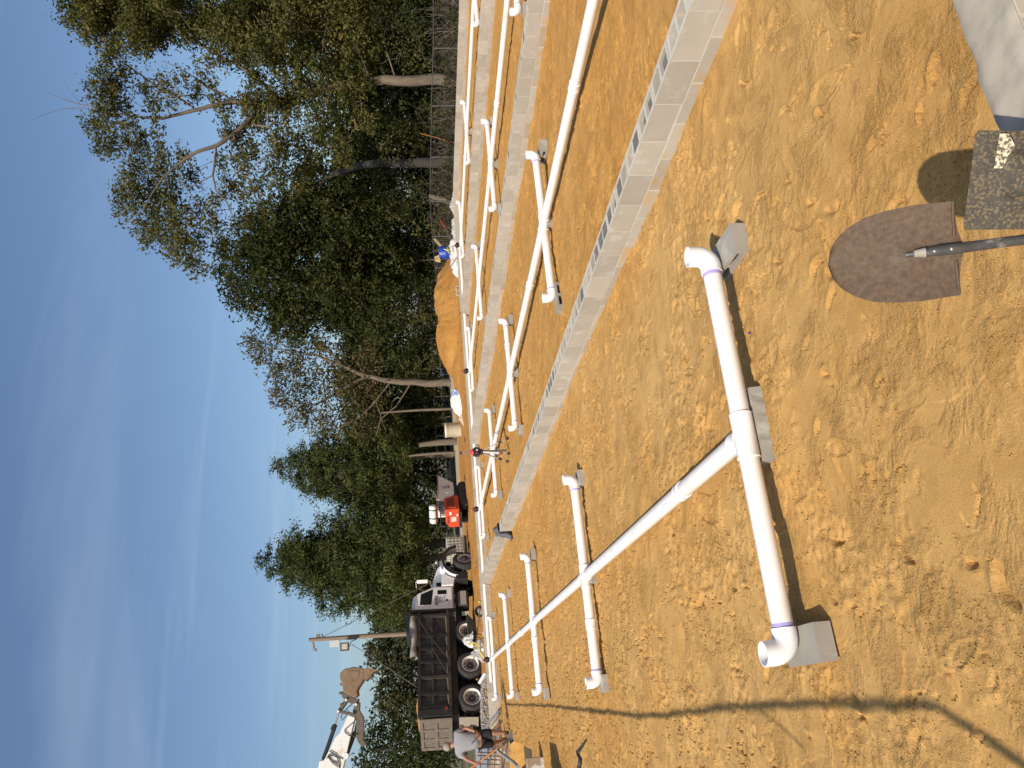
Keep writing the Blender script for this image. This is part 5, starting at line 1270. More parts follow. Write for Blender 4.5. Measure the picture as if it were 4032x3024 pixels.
o = cw.build('wire_mesh', M_GALV, FN); o['kind'] = 'stuff'
FN2 = empty('wire_fence', (9.0, 58.0, -0.35), 0, 'low wire fence in the shade behind the tracked dumper', 'fence')
for k in range(9): MB().cyl((-10+k*3.4, 0.12*(-10+k*3.4), 0), (-10+k*3.4, 0.12*(-10+k*3.4), 1.35), 0.035, n=8).build('post', M_GALV, FN2)
for z in (1.33, 0.7): MB().tube([(-11, -1.3, z), (18, 2.1, z)], 0.02, 6).build('rail', M_GALV, FN2)

# ================================================================ THE WORKER
M_SKIN = mat('skin', (0.40, 0.20, 0.135), (0.34, 0.16, 0.105), scale=9, rough=0.55)
M_SHIRT = mat('grey_tshirt', (0.30, 0.30, 0.325), (0.24, 0.24, 0.26), scale=9, rough=0.95, bump=0.8, bscale=11)
M_SHORT = mat('black_shorts', (0.012, 0.013, 0.016), (0.02, 0.02, 0.024), scale=9, rough=0.9, bump=0.6, bscale=12)
M_CAP = mat('tan_cap', (0.33, 0.29, 0.235), rough=0.9)
M_BOOT = mat('brown_boot', (0.10, 0.075, 0.05), rough=0.8)
def skin_mesh(name, J, E, m_, parent, root=0, sub=2):
    """J: joints (x, y, z, r or (rx, ry)); E: bones"""
    me = bpy.data.meshes.new(name); me.from_pydata([j[:3] for j in J], E, []); me.update()
    o = link(name, me, parent)
    md = o.modifiers.new('skin', 'SKIN'); md.use_smooth_shade = True
    if not me.skin_vertices: 
        bm = bmesh.new(); bm.from_mesh(me); bm.verts.layers.skin.verify(); bm.to_mesh(me); bm.free()
    for k, j in enumerate(J):
        r_ = j[3]; me.skin_vertices[0].data[k].radius = r_ if isinstance(r_, tuple) else (r_, r_)
        me.skin_vertices[0].data[k].use_root = k == root
    sb = o.modifiers.new('sub', 'SUBSURF'); sb.levels = sub; sb.render_levels = sub
    dg = bpy.context.evaluated_depsgraph_get()
    me2 = bpy.data.meshes.new_from_object(o.evaluated_get(dg))
    o.modifiers.clear(); o.data = me2; me2.materials.clear(); me2.materials.append(m_)
    me2.polygons.foreach_set('use_smooth', [True]*len(me2.polygons))
    return o
WK = empty('person', (-0.9, 24.3, 0), 0, 'person in grey t-shirt, black shorts and tan cap bending over a shovel', 'person')
wx, wy = 0.9, -24.3
def J(x, y, z, r): return (x+wx, y+wy, z, r)
body_j = [J(-0.90, 24.25, 0.93, (0.17, 0.13)), J(-0.91, 24.30, 1.12, (0.18, 0.14)), J(-0.94, 24.37, 1.36, (0.20, 0.14)), J(-0.98, 24.43, 1.54, 0.075), J(-0.99, 24.47, 1.62, 0.068), J(-0.99, 24.49, 1.69, (0.09, 0.105)), J(-0.98, 24.48, 1.78, (0.08, 0.095)),
          J(-0.69, 24.30, 1.44, 0.075), J(-0.58, 24.28, 1.20, 0.055), J(-0.66, 24.16, 1.02, 0.042), J(-0.69, 24.13, 0.96, 0.042),
          J(-1.20, 24.36, 1.42, 0.075), J(-1.38, 24.24, 1.22, 0.055), J(-1.46, 24.06, 1.04, 0.042), J(-1.48, 24.02, 0.99, 0.042),
          J(-0.80, 24.22, 0.84, 0.105), J(-0.77, 24.16, 0.50, 0.074), J(-0.78, 24.20, 0.34, 0.075), J(-0.80, 24.22, 0.12, 0.048), J(-0.80, 24.30, 0.05, 0.042),
          J(-1.02, 24.28, 0.84, 0.105), J(-1.05, 24.42, 0.50, 0.074), J(-1.03, 24.56, 0.34, 0.072), J(-1.00, 24.70, 0.12, 0.048), J(-1.01, 24.79, 0.05, 0.042)]
body_e = [(0, 1), (1, 2), (2, 3), (3, 4), (4, 5), (5, 6), (2, 7), (7, 8), (8, 9), (9, 10), (2, 11), (11, 12), (12, 13), (13, 14), (0, 15), (15, 16), (16, 17), (17, 18), (18, 19), (0, 20), (20, 21), (21, 22), (22, 23), (23, 24)]
body_o = skin_mesh('body', body_j, body_e, M_SKIN, WK)
def fingers(w, d, up, name='hand'):
    w = Vector(w)+Vector((wx, wy, 0)); d = Vector(d).normalized(); s = d.cross(Vector(up)).normalized(); n_ = s.cross(d)
    b = MB()
    for k in range(4):
        a = w + s*(k-1.5)*0.019 + d*0.02; L_ = (0.065, 0.075, 0.07, 0.055)[k]
        b.tube([a, a+d*L_*0.5-n_*0.006, a+d*L_*0.8-n_*0.03, a+d*L_*0.75-n_*0.05], [0.010, 0.009, 0.0085, 0.007], 6)
    b.tube([w-s*0.03-d*0.01, w-s*0.048+d*0.02-n_*0.02, w-s*0.03+d*0.04-n_*0.045], [0.012, 0.010, 0.008], 6)
    return b.build(name, M_SKIN, body_o)
fingers((-1.48, 24.02, 0.99), (-0.1, -0.4, -0.6), (0, -1, 0.4)); fingers((-0.69, 24.13, 0.96), (-0.1, -0.1, -0.9), (0.5, -0.8, 0))
shirt_j = [J(-0.90, 24.24, 0.80, (0.24, 0.19)), J(-0.91, 24.30, 1.06, (0.25, 0.195)), J(-0.94, 24.37, 1.36, (0.25, 0.18)), J(-0.98, 24.42, 1.51, (0.10, 0.095)), J(-0.68, 24.30, 1.45, 0.115), J(-0.60, 24.29, 1.26, 0.10), J(-1.21, 24.36, 1.43, 0.115), J(-1.34, 24.28, 1.28, 0.10)]
skin_mesh('t_shirt', shirt_j, [(0, 1), (1, 2), (2, 3), (2, 4), (4, 5), (2, 6), (6, 7)], M_SHIRT, WK)
short_j = [J(-0.90, 24.25, 0.98, (0.23, 0.19)), J(-0.79, 24.22, 0.78, 0.155), J(-0.77, 24.18, 0.46, 0.135), J(-1.01, 24.29, 0.78, 0.155), J(-1.04, 24.42, 0.46, 0.135)]
skin_mesh('shorts', short_j, [(0, 1), (1, 2), (0, 3), (3, 4)], M_SHORT, WK)
for fx, fy_2 in ((-0.80, 24.22), (-0.98, 24.70)):
    skin_mesh('boot', [J(fx, fy_2, 0.19, 0.056), J(fx, fy_2, 0.06, 0.052), J(fx-0.01, fy_2+0.12, 0.045, 0.045), J(fx-0.015, fy_2+0.19, 0.04, 0.032)], [(0, 1), (1, 2), (2, 3)], M_BOOT, WK)
hx = Vector((-1.01+wx, 24.48+wy, 1.74))
cpm = MB(); cpm.lathe([(0.118, -0.03), (0.122, 0.0), (0.115, 0.05), (0.085, 0.095), (0.04, 0.115), (0, 0.12)], hx, (-0.15, -0.1, 1), 18)
cpo = cpm.build('cap', M_CAP, WK)
MB().grid(lambda u, v: hx+Vector((-0.06+0.02*u-0.05*v, 0.0, 0))+Vector((math.cos(R(150)+R(60)*(u-0.5)*1.6), math.sin(R(150)+R(60)*(u-0.5)*1.6), 0))*(0.09+0.09*v)+Vector((0.05, 0, -0.005-0.02*v)), 9, 4).build('cap_brim', M_CAP, cpo)
fc = MB(); h0 = Vector((-1.01+wx, 24.49+wy, 1.69)); fd = Vector((-0.87, 0.45, -0.1)).normalized()
fc.lathe([(0, 0.03), (0.012, 0.02), (0.016, 0.0), (0.01, -0.01)], h0+fd*0.085, fd, 8)
for s in (-1, 1): fc.lathe([(0, 0.012), (0.01, 0.008), (0.011, 0.0)], h0+fd*0.08+Vector((0.45, 0.87, 0))*s*0.035+Vector((0, 0, 0.02)), fd, 8)
fc.bar(h0+fd*0.085+Vector((0.45, 0.87, 0))*0.025-Vector((0, 0, 0.045)), h0+fd*0.085-Vector((0.45, 0.87, 0))*0.025-Vector((0, 0, 0.045)), 0.01, 0.008)
fco = fc.build('face', M_SKIN, body_o)
for s in (-1, 1): MB().lathe([(0, 0.012), (0.018, 0.01), (0.026, 0.0), (0.02, -0.008)], h0+Vector((0.45, 0.87, 0))*s*0.088, Vector((0.45, 0.87, 0))*s, 10).build('ear', M_SKIN, body_o)
# his shovel
WS = empty('shovel', (-0.8, 23.55, 0.05), 0, 'orange handled shovel held by the worker', 'shovel')
P0, P1 = atY(1985, 2928, 23.6), atY(1870, 3012, 24.1)
o_ = Vector(WS.location)
MB().tube([P0-o_, P1-o_, P1+(P1-P0)*0.2-o_], 0.026, 8).build('handle', mat('orange_wood', (0.42, 0.17, 0.035), (0.33, 0.13, 0.03), scale=6, rough=0.6), WS)
d_ = (P0-P1).normalized(); P2 = atY(2052, 2872, 23.2)
b = MB(); b.tube([P0-o_-d_*0.05, P0+d_*0.12-o_, P0.lerp(P2, 0.4)-o_], [0.032, 0.03, 0.02], 8); b.build('socket', M_BLACK, WS)
b = MB(); n_ = (P2-P0).normalized(); s_ = n_.cross(Vector((0.2, -1, 0.3))).normalized()
b.grid(lambda u, v: P0.lerp(P2, 0.25+0.75*u)-o_ + s_*(v-0.5)*0.24*(1-max(0, u-0.55)**1.4*2.2) + Vector((0, 0.03*(2*v-1)**2, 0)), 12, 7); b.build('blade', M_GREYS, WS)

# ================================================================ TREES
def leaf_material(name, stops, trans=0.3):
    m_ = bpy.data.materials.new(name); m_.use_nodes = True; t = m_.node_tree; L = t.links.new
    for n_ in list(t.nodes): t.nodes.remove(n_)
    out = t.nodes.new('ShaderNodeOutputMaterial')
    at_ = t.nodes.new('ShaderNodeAttribute'); at_.attribute_name = 'tone'
    r_ = t.nodes.new('ShaderNodeValToRGB'); e = r_.color_ramp.elements
    while len(e) < len(stops): e.new(0.5)
    for k, (p, c) in enumerate(stops): e[k].position = p; e[k].color = (*c, 1)
    L(at_.outputs['Fac'], r_.inputs[0])
    d = t.nodes.new('ShaderNodeBsdfDiffuse'); tr = t.nodes.new('ShaderNodeBsdfTranslucent'); gl = t.nodes.new('ShaderNodeBsdfGlossy'); gl.inputs['Roughness'].default_value = 0.45
    gl.inputs['Color'].default_value = (0.5, 0.5, 0.5, 1)
    L(r_.outputs[0], d.inputs[0]); L(r_.outputs[0], tr.inputs[0])
    mx1 = t.nodes.new('ShaderNodeMixShader'); mx1.inputs[0].default_value = trans; L(d.outputs[0], mx1.inputs[1]); L(tr.outputs[0], mx1.inputs[2])
    mx2 = t.nodes.new('ShaderNodeMixShader'); mx2.inputs[0].default_value = 0.008; L(mx1.outputs[0], mx2.inputs[1]); L(gl.outputs[0], mx2.inputs[2])
    L(mx2.outputs[0], out.inputs[0])
    return m_
M_LF_OAK = leaf_material('olive_leaves', ((0.0, (0.029, 0.034, 0.010)), (0.35, (0.067, 0.076, 0.020)), (0.7, (0.124, 0.120, 0.037)), (0.95, (0.202, 0.149, 0.052))))
M_LF_DARK = leaf_material('dark_leaves', ((0.0, (0.017, 0.024, 0.009)), (0.4, (0.039, 0.050, 0.015)), (0.8, (0.071, 0.080, 0.024)), (1.0, (0.108, 0.092, 0.032))))
M_LF_PINE = leaf_material('pine_needles', ((0.0, (0.024, 0.033, 0.011)), (0.4, (0.053, 0.069, 0.021)), (0.75, (0.093, 0.105, 0.033)), (1.0, (0.144, 0.138, 0.048))), 0.15)
M_LF_THIN = leaf_material('autumn_leaves', ((0.0, (0.054, 0.054, 0.022)), (0.4, (0.103, 0.095, 0.036)), (0.7, (0.158, 0.128, 0.054)), (1.0, (0.183, 0.103, 0.061))))
M_LF_FAR = leaf_material('far_leaves', ((0.0, (0.037, 0.046, 0.026)), (0.4, (0.065, 0.072, 0.033)), (0.8, (0.097, 0.097, 0.042)), (1.0, (0.138, 0.119, 0.055))))
M_BARK = mat('pale_bark', (0.205, 0.155, 0.108), (0.10, 0.077, 0.056), scale=3, rough=0.95, stretch=(3, 3, 0.6), bump=0.8, bscale=9, c3=(0.09, 0.075, 0.06), c3scale=1.5, c3amt=0.35)
M_BARKD = mat('dark_bark', (0.05, 0.042, 0.034), (0.028, 0.025, 0.021), scale=3, rough=0.95, stretch=(3, 3, 0.6), bump=0.8, bscale=9)  # darkened to put the shade on the dense tree's trunk into the colour

def leaf_mesh(name, C, S, T, rg, asp=0.5, up=0.25):
    """C centres, S sizes, T tones -> rhombic leaves"""
    n = len(C)
    nrm = rg.normal(size=(n, 3)); nrm[:, 2] += up*2; nrm /= np.linalg.norm(nrm, axis=1)[:, None]
    a = rg.normal(size=(n, 3)); a -= nrm*(a*nrm).sum(1)[:, None]; a /= np.linalg.norm(a, axis=1)[:, None]
    b = np.cross(nrm, a); S = S[:, None]
    co = np.stack([C-a*S, C+b*S*asp+a*S*0.1, C+a*S, C-b*S*asp+a*S*0.1], 1).reshape(-1, 3)
    q = np.arange(n*4, dtype=np.int32).reshape(n, 4)
    me = fast_mesh(name, co, q, False)
    at_ = me.attributes.new('tone', 'FLOAT', 'FACE'); at_.data.foreach_set('value', np.clip(T, 0, 1).astype(np.float32))
    return me
def cloud(blobs, rg, per=900, clump=22, spread=0.30, size=0.10, flat=0.85, holes=0.35, tone0=0.45):
    """leaves gathered in clumps, the clumps scattered through each blob towards its rim"""
    Cs, Ss, Ts = [], [], []
    for c, r_ in blobs:
        nc = max(3, int(per*r_**2/clump))
        d = rg.normal(size=(nc, 3)); d /= np.linalg.norm(d, axis=1)[:, None]
        rad = r_*(0.25+0.80*rg.random(nc)**0.6)
        P = np.array(c)+d*rad[:, None]*np.array((1, 1, flat))
        keep = rg.random(nc) > holes*rg.random()
        P = P[keep]; nc = len(P)
        if not nc: continue
        k = rg.integers(int(clump*0.5), int(clump*1.5), nc)
        idx = np.repeat(np.arange(nc), k)
        Q = P[idx]+rg.normal(size=(len(idx), 3))*spread*rg.uniform(0.5, 1.2, nc)[idx][:, None]*np.array((1, 1, 0.7))
        ct = rg.normal(tone0, 0.17, nc)
        Cs.append(Q); Ss.append(size*rg.uniform(0.6, 1.35, len(Q))); Ts.append(ct[idx]+rg.normal(0, 0.13, len(Q)))
    return np.concatenate(Cs), np.concatenate(Ss), np.concatenate(Ts)
def px_blobs(lst, d, rg, dj=0.8, k=1.0):
    out = []
    for x, y, r_ in lst:
        rm = r_*d/FPX*k
        out.append((cam_pt(x, y, d+rg.uniform(-dj, dj)*max(1.2, rm)), rm))
    return out
def branch_to(b, p, q, r0, rg, sag=0.12):
    p, q = Vector(p), Vector(q); L_ = (q-p).length
    m1 = p.lerp(q, 0.4)+Vector(rg.normal(size=3))*L_*0.07+Vector((0, 0, L_*sag)); m2 = p.lerp(q, 0.75)+Vector(rg.normal(size=3))*L_*0.06+Vector((0, 0, L_*sag*0.6))
    b.tube([p, m1, m2, q], [r0, r0*0.75, r0*0.5, r0*0.15], 5, cap=False)
def tree(name, label, d, limbs, blobs, lf, bark, seed, per=900, clump=22, spread=0.3, size=0.10, flat=0.85, holes=0.35, asp=0.5, dj=0.8, twigs=3, group='trees behind the site', cat='tree', rb=0.05, tone0=0.45, ground=-0.45, k=1.0, fill=None):
    """limbs: lists of (x, y, radius m, depth offset m); the first one is the trunk"""
    rg = np.random.default_rng(seed)
    first = cam_pt(limbs[0][0][0], limbs[0][0][1], d+limbs[0][0][3])
    root = empty(name, (first.x, first.y, ground), 0, label, cat, group)
    o_ = Vector(root.location)
    nodes = []
    tb = MB(); ts_ = {1: 0.56, 2: 0.5}.get(seed, 0.85)
    for li, lm in enumerate(limbs):
        pts = [cam_pt(x, y, d+off) for x, y, r_, off in lm]; rr_ = [q[2]*ts_ for q in lm]
        if li == 0: pts = [Vector((pts[0].x, pts[0].y, ground-0.2))]+pts; rr_ = [rr_[0]*1.35]+rr_
        # subdivide and roughen
        P2, R2 = [], []
        for i in range(len(pts)-1):
            for t in (0, 0.33, 0.66):
                P2.append(pts[i].lerp(pts[i+1], t)+Vector(rg.normal(size=3))*rr_[i]*(0.18 if t else 0)); R2.append(rr_[i]*(1-t)+rr_[i+1]*t)
        P2.append(pts[-1]); R2.append(rr_[-1])
        tb.tube(P2, R2, 9 if max(rr_) > 0.12 else 6, cap=True)
        nodes += [(p, r_) for p, r_ in zip(P2, R2) if p.z > 2.0 or cat != 'tree']
    for i, v in enumerate(tb.v): tb.v[i] = tuple(Vector(v)-o_)
    tb.build('trunk', bark, root)
    B = px_blobs(blobs, d, rg, dj, k)
    if fill: B += fill(rg, d)
    br = MB(); NP = np.array([n_[0] for n_ in nodes]) if nodes else None
    if NP is not None:
        for c, r_ in B:
            for t in range(twigs):
                q = Vector(c)+Vector(rg.normal(size=3))*r_*0.5
                dd = np.linalg.norm(NP-np.array(q), axis=1)+np.where(NP[:, 2] > q.z+0.3, 2.0, 0)
                i = int(np.argmin(dd)); p, pr = nodes[i]
                branch_to(br, p-o_, q-o_, min(rb, pr*0.7), rg)
                nodes.append((Vector(p).lerp(q, 0.6), rb*0.6)); NP = np.vstack([NP, np.array(nodes[-1][0])])
        bo_ = br.build('branches', bark, root); bo_['kind'] = 'stuff'
    C, S, T_ = cloud(B, rg, per, clump, spread, size, flat, holes, tone0)
    me = leaf_mesh('crown', C-np.array(o_), S, T_, rg, asp); me.materials.append(lf)
    link('crown', me, root)
    return root

def oval_fill(cx, cy, rx, ry, n, rr):
    def f(rg, d):
        out = []
        while len(out) < n:
            u, v, w_ = rg.uniform(-1, 1, 3)
            if u*u+v*v+w_*w_ > 1: continue
            out.append((cam_pt(cx+u*rx, cy+v*ry, d+w_*3.5), rg.uniform(*rr)*d/FPX))
        return out
    return f
def vine_fill(rg, d):
    out = []
    for x, y in ((1420, 330), (1370, 335), (1320, 343), (1270, 350), (1220, 365), (1170, 378), (1120, 390), (1070, 400), (1020, 404), (980, 404), (1200, 310), (1150, 245), (1460, 310), (1000, 470), (930, 520), (1020, 290)):
        for k in range(2): out.append((cam_pt(x+rg.normal(0, 12), y+rg.normal(0, 16), d-0.45+rg.uniform(-0.2, 0.3)), rg.uniform(22, 40)*d/FPX))
    return out
# ---- the big broad tree with pale forked limbs
D1 = 37.5
tree('broad_tree', 'tallest broad tree with pale forked limbs and a sunlit trunk', D1,
     [[(1800, 318, 0.50, 0), (1690, 312, 0.46, 0), (1560, 318, 0.42, 0), (1420, 330, 0.38, 0), (1300, 345, 0.36, 0), (1180, 375, 0.30, 0.1), (1080, 400, 0.27, 0.2), (1000, 405, 0.24, 0.3), (913, 401, 0.20, 0.3), (824, 418, 0.18, 0.2), (740, 440, 0.15, 0.0), (642, 466, 0.13, -0.2), (560, 463, 0.10, -0.3), (480, 450, 0.07, -0.4), (400, 425, 0.05, -0.4), (317, 412, 0.035, -0.4), (236, 385, 0.022, -0.4), (180, 362, 0.012, -0.4)],
      [(762, 423, 0.10, 0.1), (680, 370, 0.09, 0.4), (588, 320, 0.07, 0.7), (520, 270, 0.055, 0.9), (470, 235, 0.04, 1.0), (400, 200, 0.025, 1.1)],
      [(340, 425, 0.03, -0.4), (250, 428, 0.022, -0.5), (170, 452, 0.014, -0.6), (112, 480, 0.007, -0.7)],
      [(317, 412, 0.02, -0.4), (270, 350, 0.014, -0.4), (245, 300, 0.008, -0.4)],
      [(1050, 405, 0.24, 0.2), (985, 470, 0.22, -0.4), (914, 532, 0.19, -0.9), (859, 570, 0.17, -1.2), (778, 597, 0.14, -1.4), (730, 625, 0.12, -1.5), (691, 656, 0.10, -1.6), (640, 700, 0.07, -1.7), (600, 760, 0.045, -1.8), (560, 830, 0.025, -1.8)],
      [(850, 575, 0.09, -1.2), (845, 640, 0.085, -1.5), (838, 690, 0.08, -1.7), (850, 750, 0.07, -1.9), (895, 800, 0.06, -2.0), (915, 850, 0.045, -2.1), (905, 910, 0.025, -2.1)],
      [(691, 656, 0.06, -1.6), (720, 720, 0.05, -1.9), (755, 770, 0.04, -2.0), (790, 820, 0.025, -2.0)],
      [(838, 690, 0.045, -1.7), (790, 715, 0.04, -1.9), (740, 740, 0.025, -2.0)],
      [(1240, 350, 0.22, 0.2), (1180, 290, 0.21, 0.6), (1141, 231, 0.20, 1.0), (1060, 195, 0.17, 1.3), (985, 165, 0.15, 1.5), (900, 120, 0.12, 1.6), (820, 60, 0.09, 1.7), (760, 0, 0.06, 1.8)],
      [(1100, 390, 0.15, 0.2), (1000, 300, 0.15, 0.6), (940, 255, 0.145, 0.8), (887, 233, 0.14, 0.8), (830, 200, 0.13, 0.9), (778, 168, 0.115, 0.9), (700, 125, 0.09, 0.9), (642, 92, 0.075, 0.9), (572, 49, 0.05, 0.9), (500, 20, 0.03, 0.9)],
      [(778, 168, 0.04, 0.9), (690, 90, 0.035, 0.6), (600, 60, 0.025, 0.5)],
      [(930, 405, 0.09, 0.3), (880, 370, 0.085, 0.6), (820, 345, 0.08, 0.9), (760, 300, 0.06, 1.1), (700, 265, 0.04, 1.2), (640, 240, 0.025, 1.2)],
      [(870, 400, 0.07, 0.3), (800, 372, 0.07, 0.7), (740, 375, 0.06, 0.9), (640, 390, 0.05, 1.1), (560, 420, 0.03, 1.2)],
      [(1000, 490, 0.10, -0.4), (1060, 500, 0.09, -0.8), (1090, 560, 0.07, -1.1), (1060, 610, 0.05, -1.4), (1000, 650, 0.03, -1.6)]],
     [(300, 30, 70), (340, 110, 50), (370, 20, 90), (420, 90, 80), (470, 30, 95), (520, 120, 70), (560, 40, 100), (610, 110, 75), (640, 30, 95), (700, 60, 90), (730, 150, 55), (770, 40, 100), (560, 190, 45), (470, 190, 45), (430, 250, 40),
      (400, 300, 50), (370, 350, 45), (440, 340, 60), (490, 300, 45), (470, 400, 60), (410, 440, 55), (370, 500, 40), (440, 500, 60), (510, 480, 45), (500, 560, 55), (450, 590, 45), (390, 580, 35), (560, 540, 45), (550, 620, 60), (620, 590, 40), (580, 690, 70), (640, 650, 55), (500, 680, 50), (470, 740, 35), (520, 770, 65), (590, 780, 75), (650, 740, 55), (540, 860, 60), (610, 870, 70), (470, 830, 30), (680, 820, 60), (660, 930, 70), (580, 940, 45), (720, 900, 60), (740, 990, 60), (680, 1010, 40), (790, 960, 50), (780, 1060, 45), (760, 820, 45), (840, 880, 50), (880, 960, 60),
      (840, 100, 90), (850, 220, 55), (880, 30, 110), (930, 120, 90), (960, 220, 60), (980, 40, 110), (1000, 130, 90), (1060, 80, 110), (1080, 210, 70), (1000, 330, 45), (960, 420, 45), (1010, 450, 55), (1040, 380, 50), (1100, 300, 60), (1100, 480, 55), (1130, 420, 60), (1060, 540, 50), (1100, 600, 60), (1150, 560, 65), (960, 560, 35), (1150, 120, 110), (1180, 30, 110), (1200, 200, 90), (1210, 300, 50), (1210, 470, 60), (1220, 580, 70), (1200, 660, 60), (1150, 700, 60), (1260, 80, 110), (1280, 210, 80), (1290, 500, 65), (1330, 30, 110), (1340, 150, 100), (1060, 400, 40), (1180, 380, 40), (1250, 350, 45), (1300, 320, 35), (1400, 60, 110), (1450, 180, 90), (1480, 40, 110), (1380, 400, 50), (1440, 470, 60), (1340, 590, 70), (1390, 240, 70), (600, 420, 40), (560, 340, 40), (650, 330, 45), (720, 300, 40), (690, 400, 35), (760, 370, 40), (800, 290, 45), (840, 350, 40), (880, 440, 45), (900, 500, 40), (930, 600, 45), (880, 640, 40), (960, 680, 50), (1000, 600, 45), (900, 740, 45), (960, 780, 50), (1010, 720, 50), (1020, 830, 55), (940, 870, 55), (760, 700, 45), (700, 720, 45), (720, 620, 35), (620, 500, 35), (840, 800, 40), (1060, 680, 50)],
     M_LF_OAK, M_BARK, 1, per=1250, clump=20, spread=0.24, size=0.085, holes=0.4, twigs=3, rb=0.04, tone0=0.52, fill=lambda rg, d: oval_fill(1120, 90, 330, 170, 34, (55, 90))(rg, d)+oval_fill(560, 60, 290, 150, 26, (50, 80))(rg, d)+vine_fill(rg, d))

# ---- dense dark tree in the middle
D2 = 51.0
tree('dense_tree', 'dense dark tree with a trunk darkened for shade next to the tallest tree', D2,
     [[(1790, 640, 0.62, -7), (1690, 640, 0.55, -7), (1560, 640, 0.5, -6), (1420, 650, 0.42, -4), (1300, 690, 0.32, -1), (1200, 760, 0.28, 0), (1100, 860, 0.2, 1), (1000, 980, 0.13, 1), (930, 1060, 0.07, 1)],
      [(1300, 690, 0.22, -1), (1290, 800, 0.18, 0), (1240, 920, 0.14, 1), (1180, 1040, 0.1, 1), (1120, 1150, 0.06, 1)],
      [(1420, 650, 0.18, -4), (1330, 600, 0.15, -3), (1240, 560, 0.1, -3), (1180, 540, 0.06, -3)],
      [(1330, 720, 0.18, -1), (1380, 860, 0.16, 0), (1390, 1000, 0.12, 1), (1340, 1140, 0.1, 1), (1280, 1250, 0.06, 1)]],
     [(890, 1000, 55), (880, 1080, 50), (920, 1140, 60), (940, 1050, 80), (960, 960, 70), (960, 1210, 50), (1000, 1110, 90), (1010, 1010, 90), (1030, 900, 70), (1030, 1230, 75), (1060, 820, 55), (1080, 960, 95), (1090, 1080, 100), (1100, 1190, 90), (1090, 1290, 55), (1110, 740, 55), (1130, 870, 85), (1160, 1010, 100), (1170, 1130, 100), (1170, 1250, 85), (1150, 1330, 50), (1180, 780, 70), (1210, 910, 95), (1230, 1060, 105), (1240, 1190, 100), (1230, 1310, 65), (1250, 830, 75), (1280, 960, 100), (1300, 1100, 105), (1310, 1230, 95), (1330, 850, 85), (1350, 980, 100), (1370, 1110, 105), (1380, 1230, 95), (1390, 740, 80), (1400, 880, 95), (1420, 1020, 100), (1440, 1140, 100), (1450, 1250, 90), (1460, 800, 90), (1470, 930, 95), (1330, 690, 60), (1250, 700, 60), (1190, 690, 55), (1480, 700, 70), (1500, 860, 90), (1520, 1000, 90), (1520, 1130, 90), (1510, 1260, 80), (1400, 620, 60), (1320, 620, 50), (1280, 740, 60), (1340, 780, 70), (1220, 840, 70), (1380, 690, 50), (1240, 640, 45), (1300, 560, 50), (1450, 590, 50)],
     M_LF_DARK, M_BARKD, 2, per=520, clump=24, spread=0.32, size=0.125, holes=0.3, twigs=2, rb=0.06, tone0=0.52, fill=oval_fill(1230, 1010, 300, 290, 55, (45, 85)))

# ---- thin, half bare tree
D3 = 60.0
tree('bare_tree', 'thin half bare tree with pale twigs left of the dense dark tree', D3,
     [[(1760, 1505, 0.34, 0), (1680, 1510, 0.32, 0), (1540, 1500, 0.26, 0), (1440, 1480, 0.2, 0), (1350, 1440, 0.15, 0), (1250, 1400, 0.11, 0), (1150, 1380, 0.07, 0), (1030, 1370, 0.03, 0)],
      [(1440, 1480, 0.13, 0), (1340, 1540, 0.1, 0.5), (1250, 1590, 0.07, 1), (1160, 1600, 0.03, 1)], [(1350, 1440, 0.1, 0), (1280, 1360, 0.08, -0.5), (1220, 1320, 0.05, -0.8), (1150, 1300, 0.02, -1)],
      [(1540, 1500, 0.1, 0), (1480, 1580, 0.08, -0.6), (1420, 1640, 0.05, -1), (1330, 1690, 0.02, -1)], [(1620, 1505, 0.09, 0), (1560, 1600, 0.07, -0.8), (1500, 1650, 0.05, -1.2), (1480, 1720, 0.03, -1.4)],
      [(1480, 1580, 0.05, -0.6), (1500, 1640, 0.04, -0.8), (1520, 1700, 0.02, -1)]],
     [(990, 1350, 40), (1010, 1410, 35), (1050, 1380, 45), (1080, 1470, 45), (1090, 1330, 45), (1110, 1560, 45), (1130, 1420, 50), (1150, 1500, 55), (1160, 1620, 50), (1180, 1370, 50), (1210, 1460, 55), (1220, 1560, 60), (1230, 1660, 50), (1270, 1380, 50), (1290, 1490, 60), (1300, 1600, 60), (1310, 1700, 50), (1360, 1420, 50), (1380, 1540, 60), (1400, 1650, 60), (1450, 1420, 55), (1470, 1540, 60), (1490, 1680, 55)],
     M_LF_THIN, M_BARK, 3, k=1.25, per=400, clump=16, spread=0.36, size=0.12, holes=0.5, twigs=6, rb=0.045, tone0=0.5)

# ---- two pines
def cone_fill(top, base, yc, widths):
    """whorls of boughs round a stem: widths = [(x, half width px), ...]"""
    def f(rg, d):
        out = []; x = top+12
        while x < base:
            w_ = float(np.interp(x, [q[0] for q in widths], [q[1] for q in widths])); n = int(3+w_/13); a0 = rg.uniform(0, 6.28)
            for k in range(n):
                a = a0+6.283*k/n+rg.normal(0, 0.25); q = w_*rg.uniform(0.55, 1.08)
                y = yc+q*math.cos(a); dep = q*math.sin(a)*d/FPX
                r_ = (17+w_*0.17)*rg.uniform(0.7, 1.2)
                out.append((cam_pt(x+0.16*q+rg.normal(0, 8), y, d+dep), r_*d/FPX))
                if q > 60: out.append((cam_pt(x+0.05*q, yc+0.5*q*math.cos(a), d+0.5*dep), r_*0.9*d/FPX))
            x += rg.uniform(26, 40)
        return out
    return f
def pine(label, d, trunk, top, base, yc, widths, seed):
    return tree('pine_tree', label, d, [trunk], [], M_LF_PINE, M_BARK if seed == 4 else M_BARKD, seed, per=330, clump=26, spread=0.26, size=0.13, flat=0.5, holes=0.25, asp=0.30, twigs=1, rb=0.04, tone0=0.5, fill=cone_fill(top, base, yc, widths))
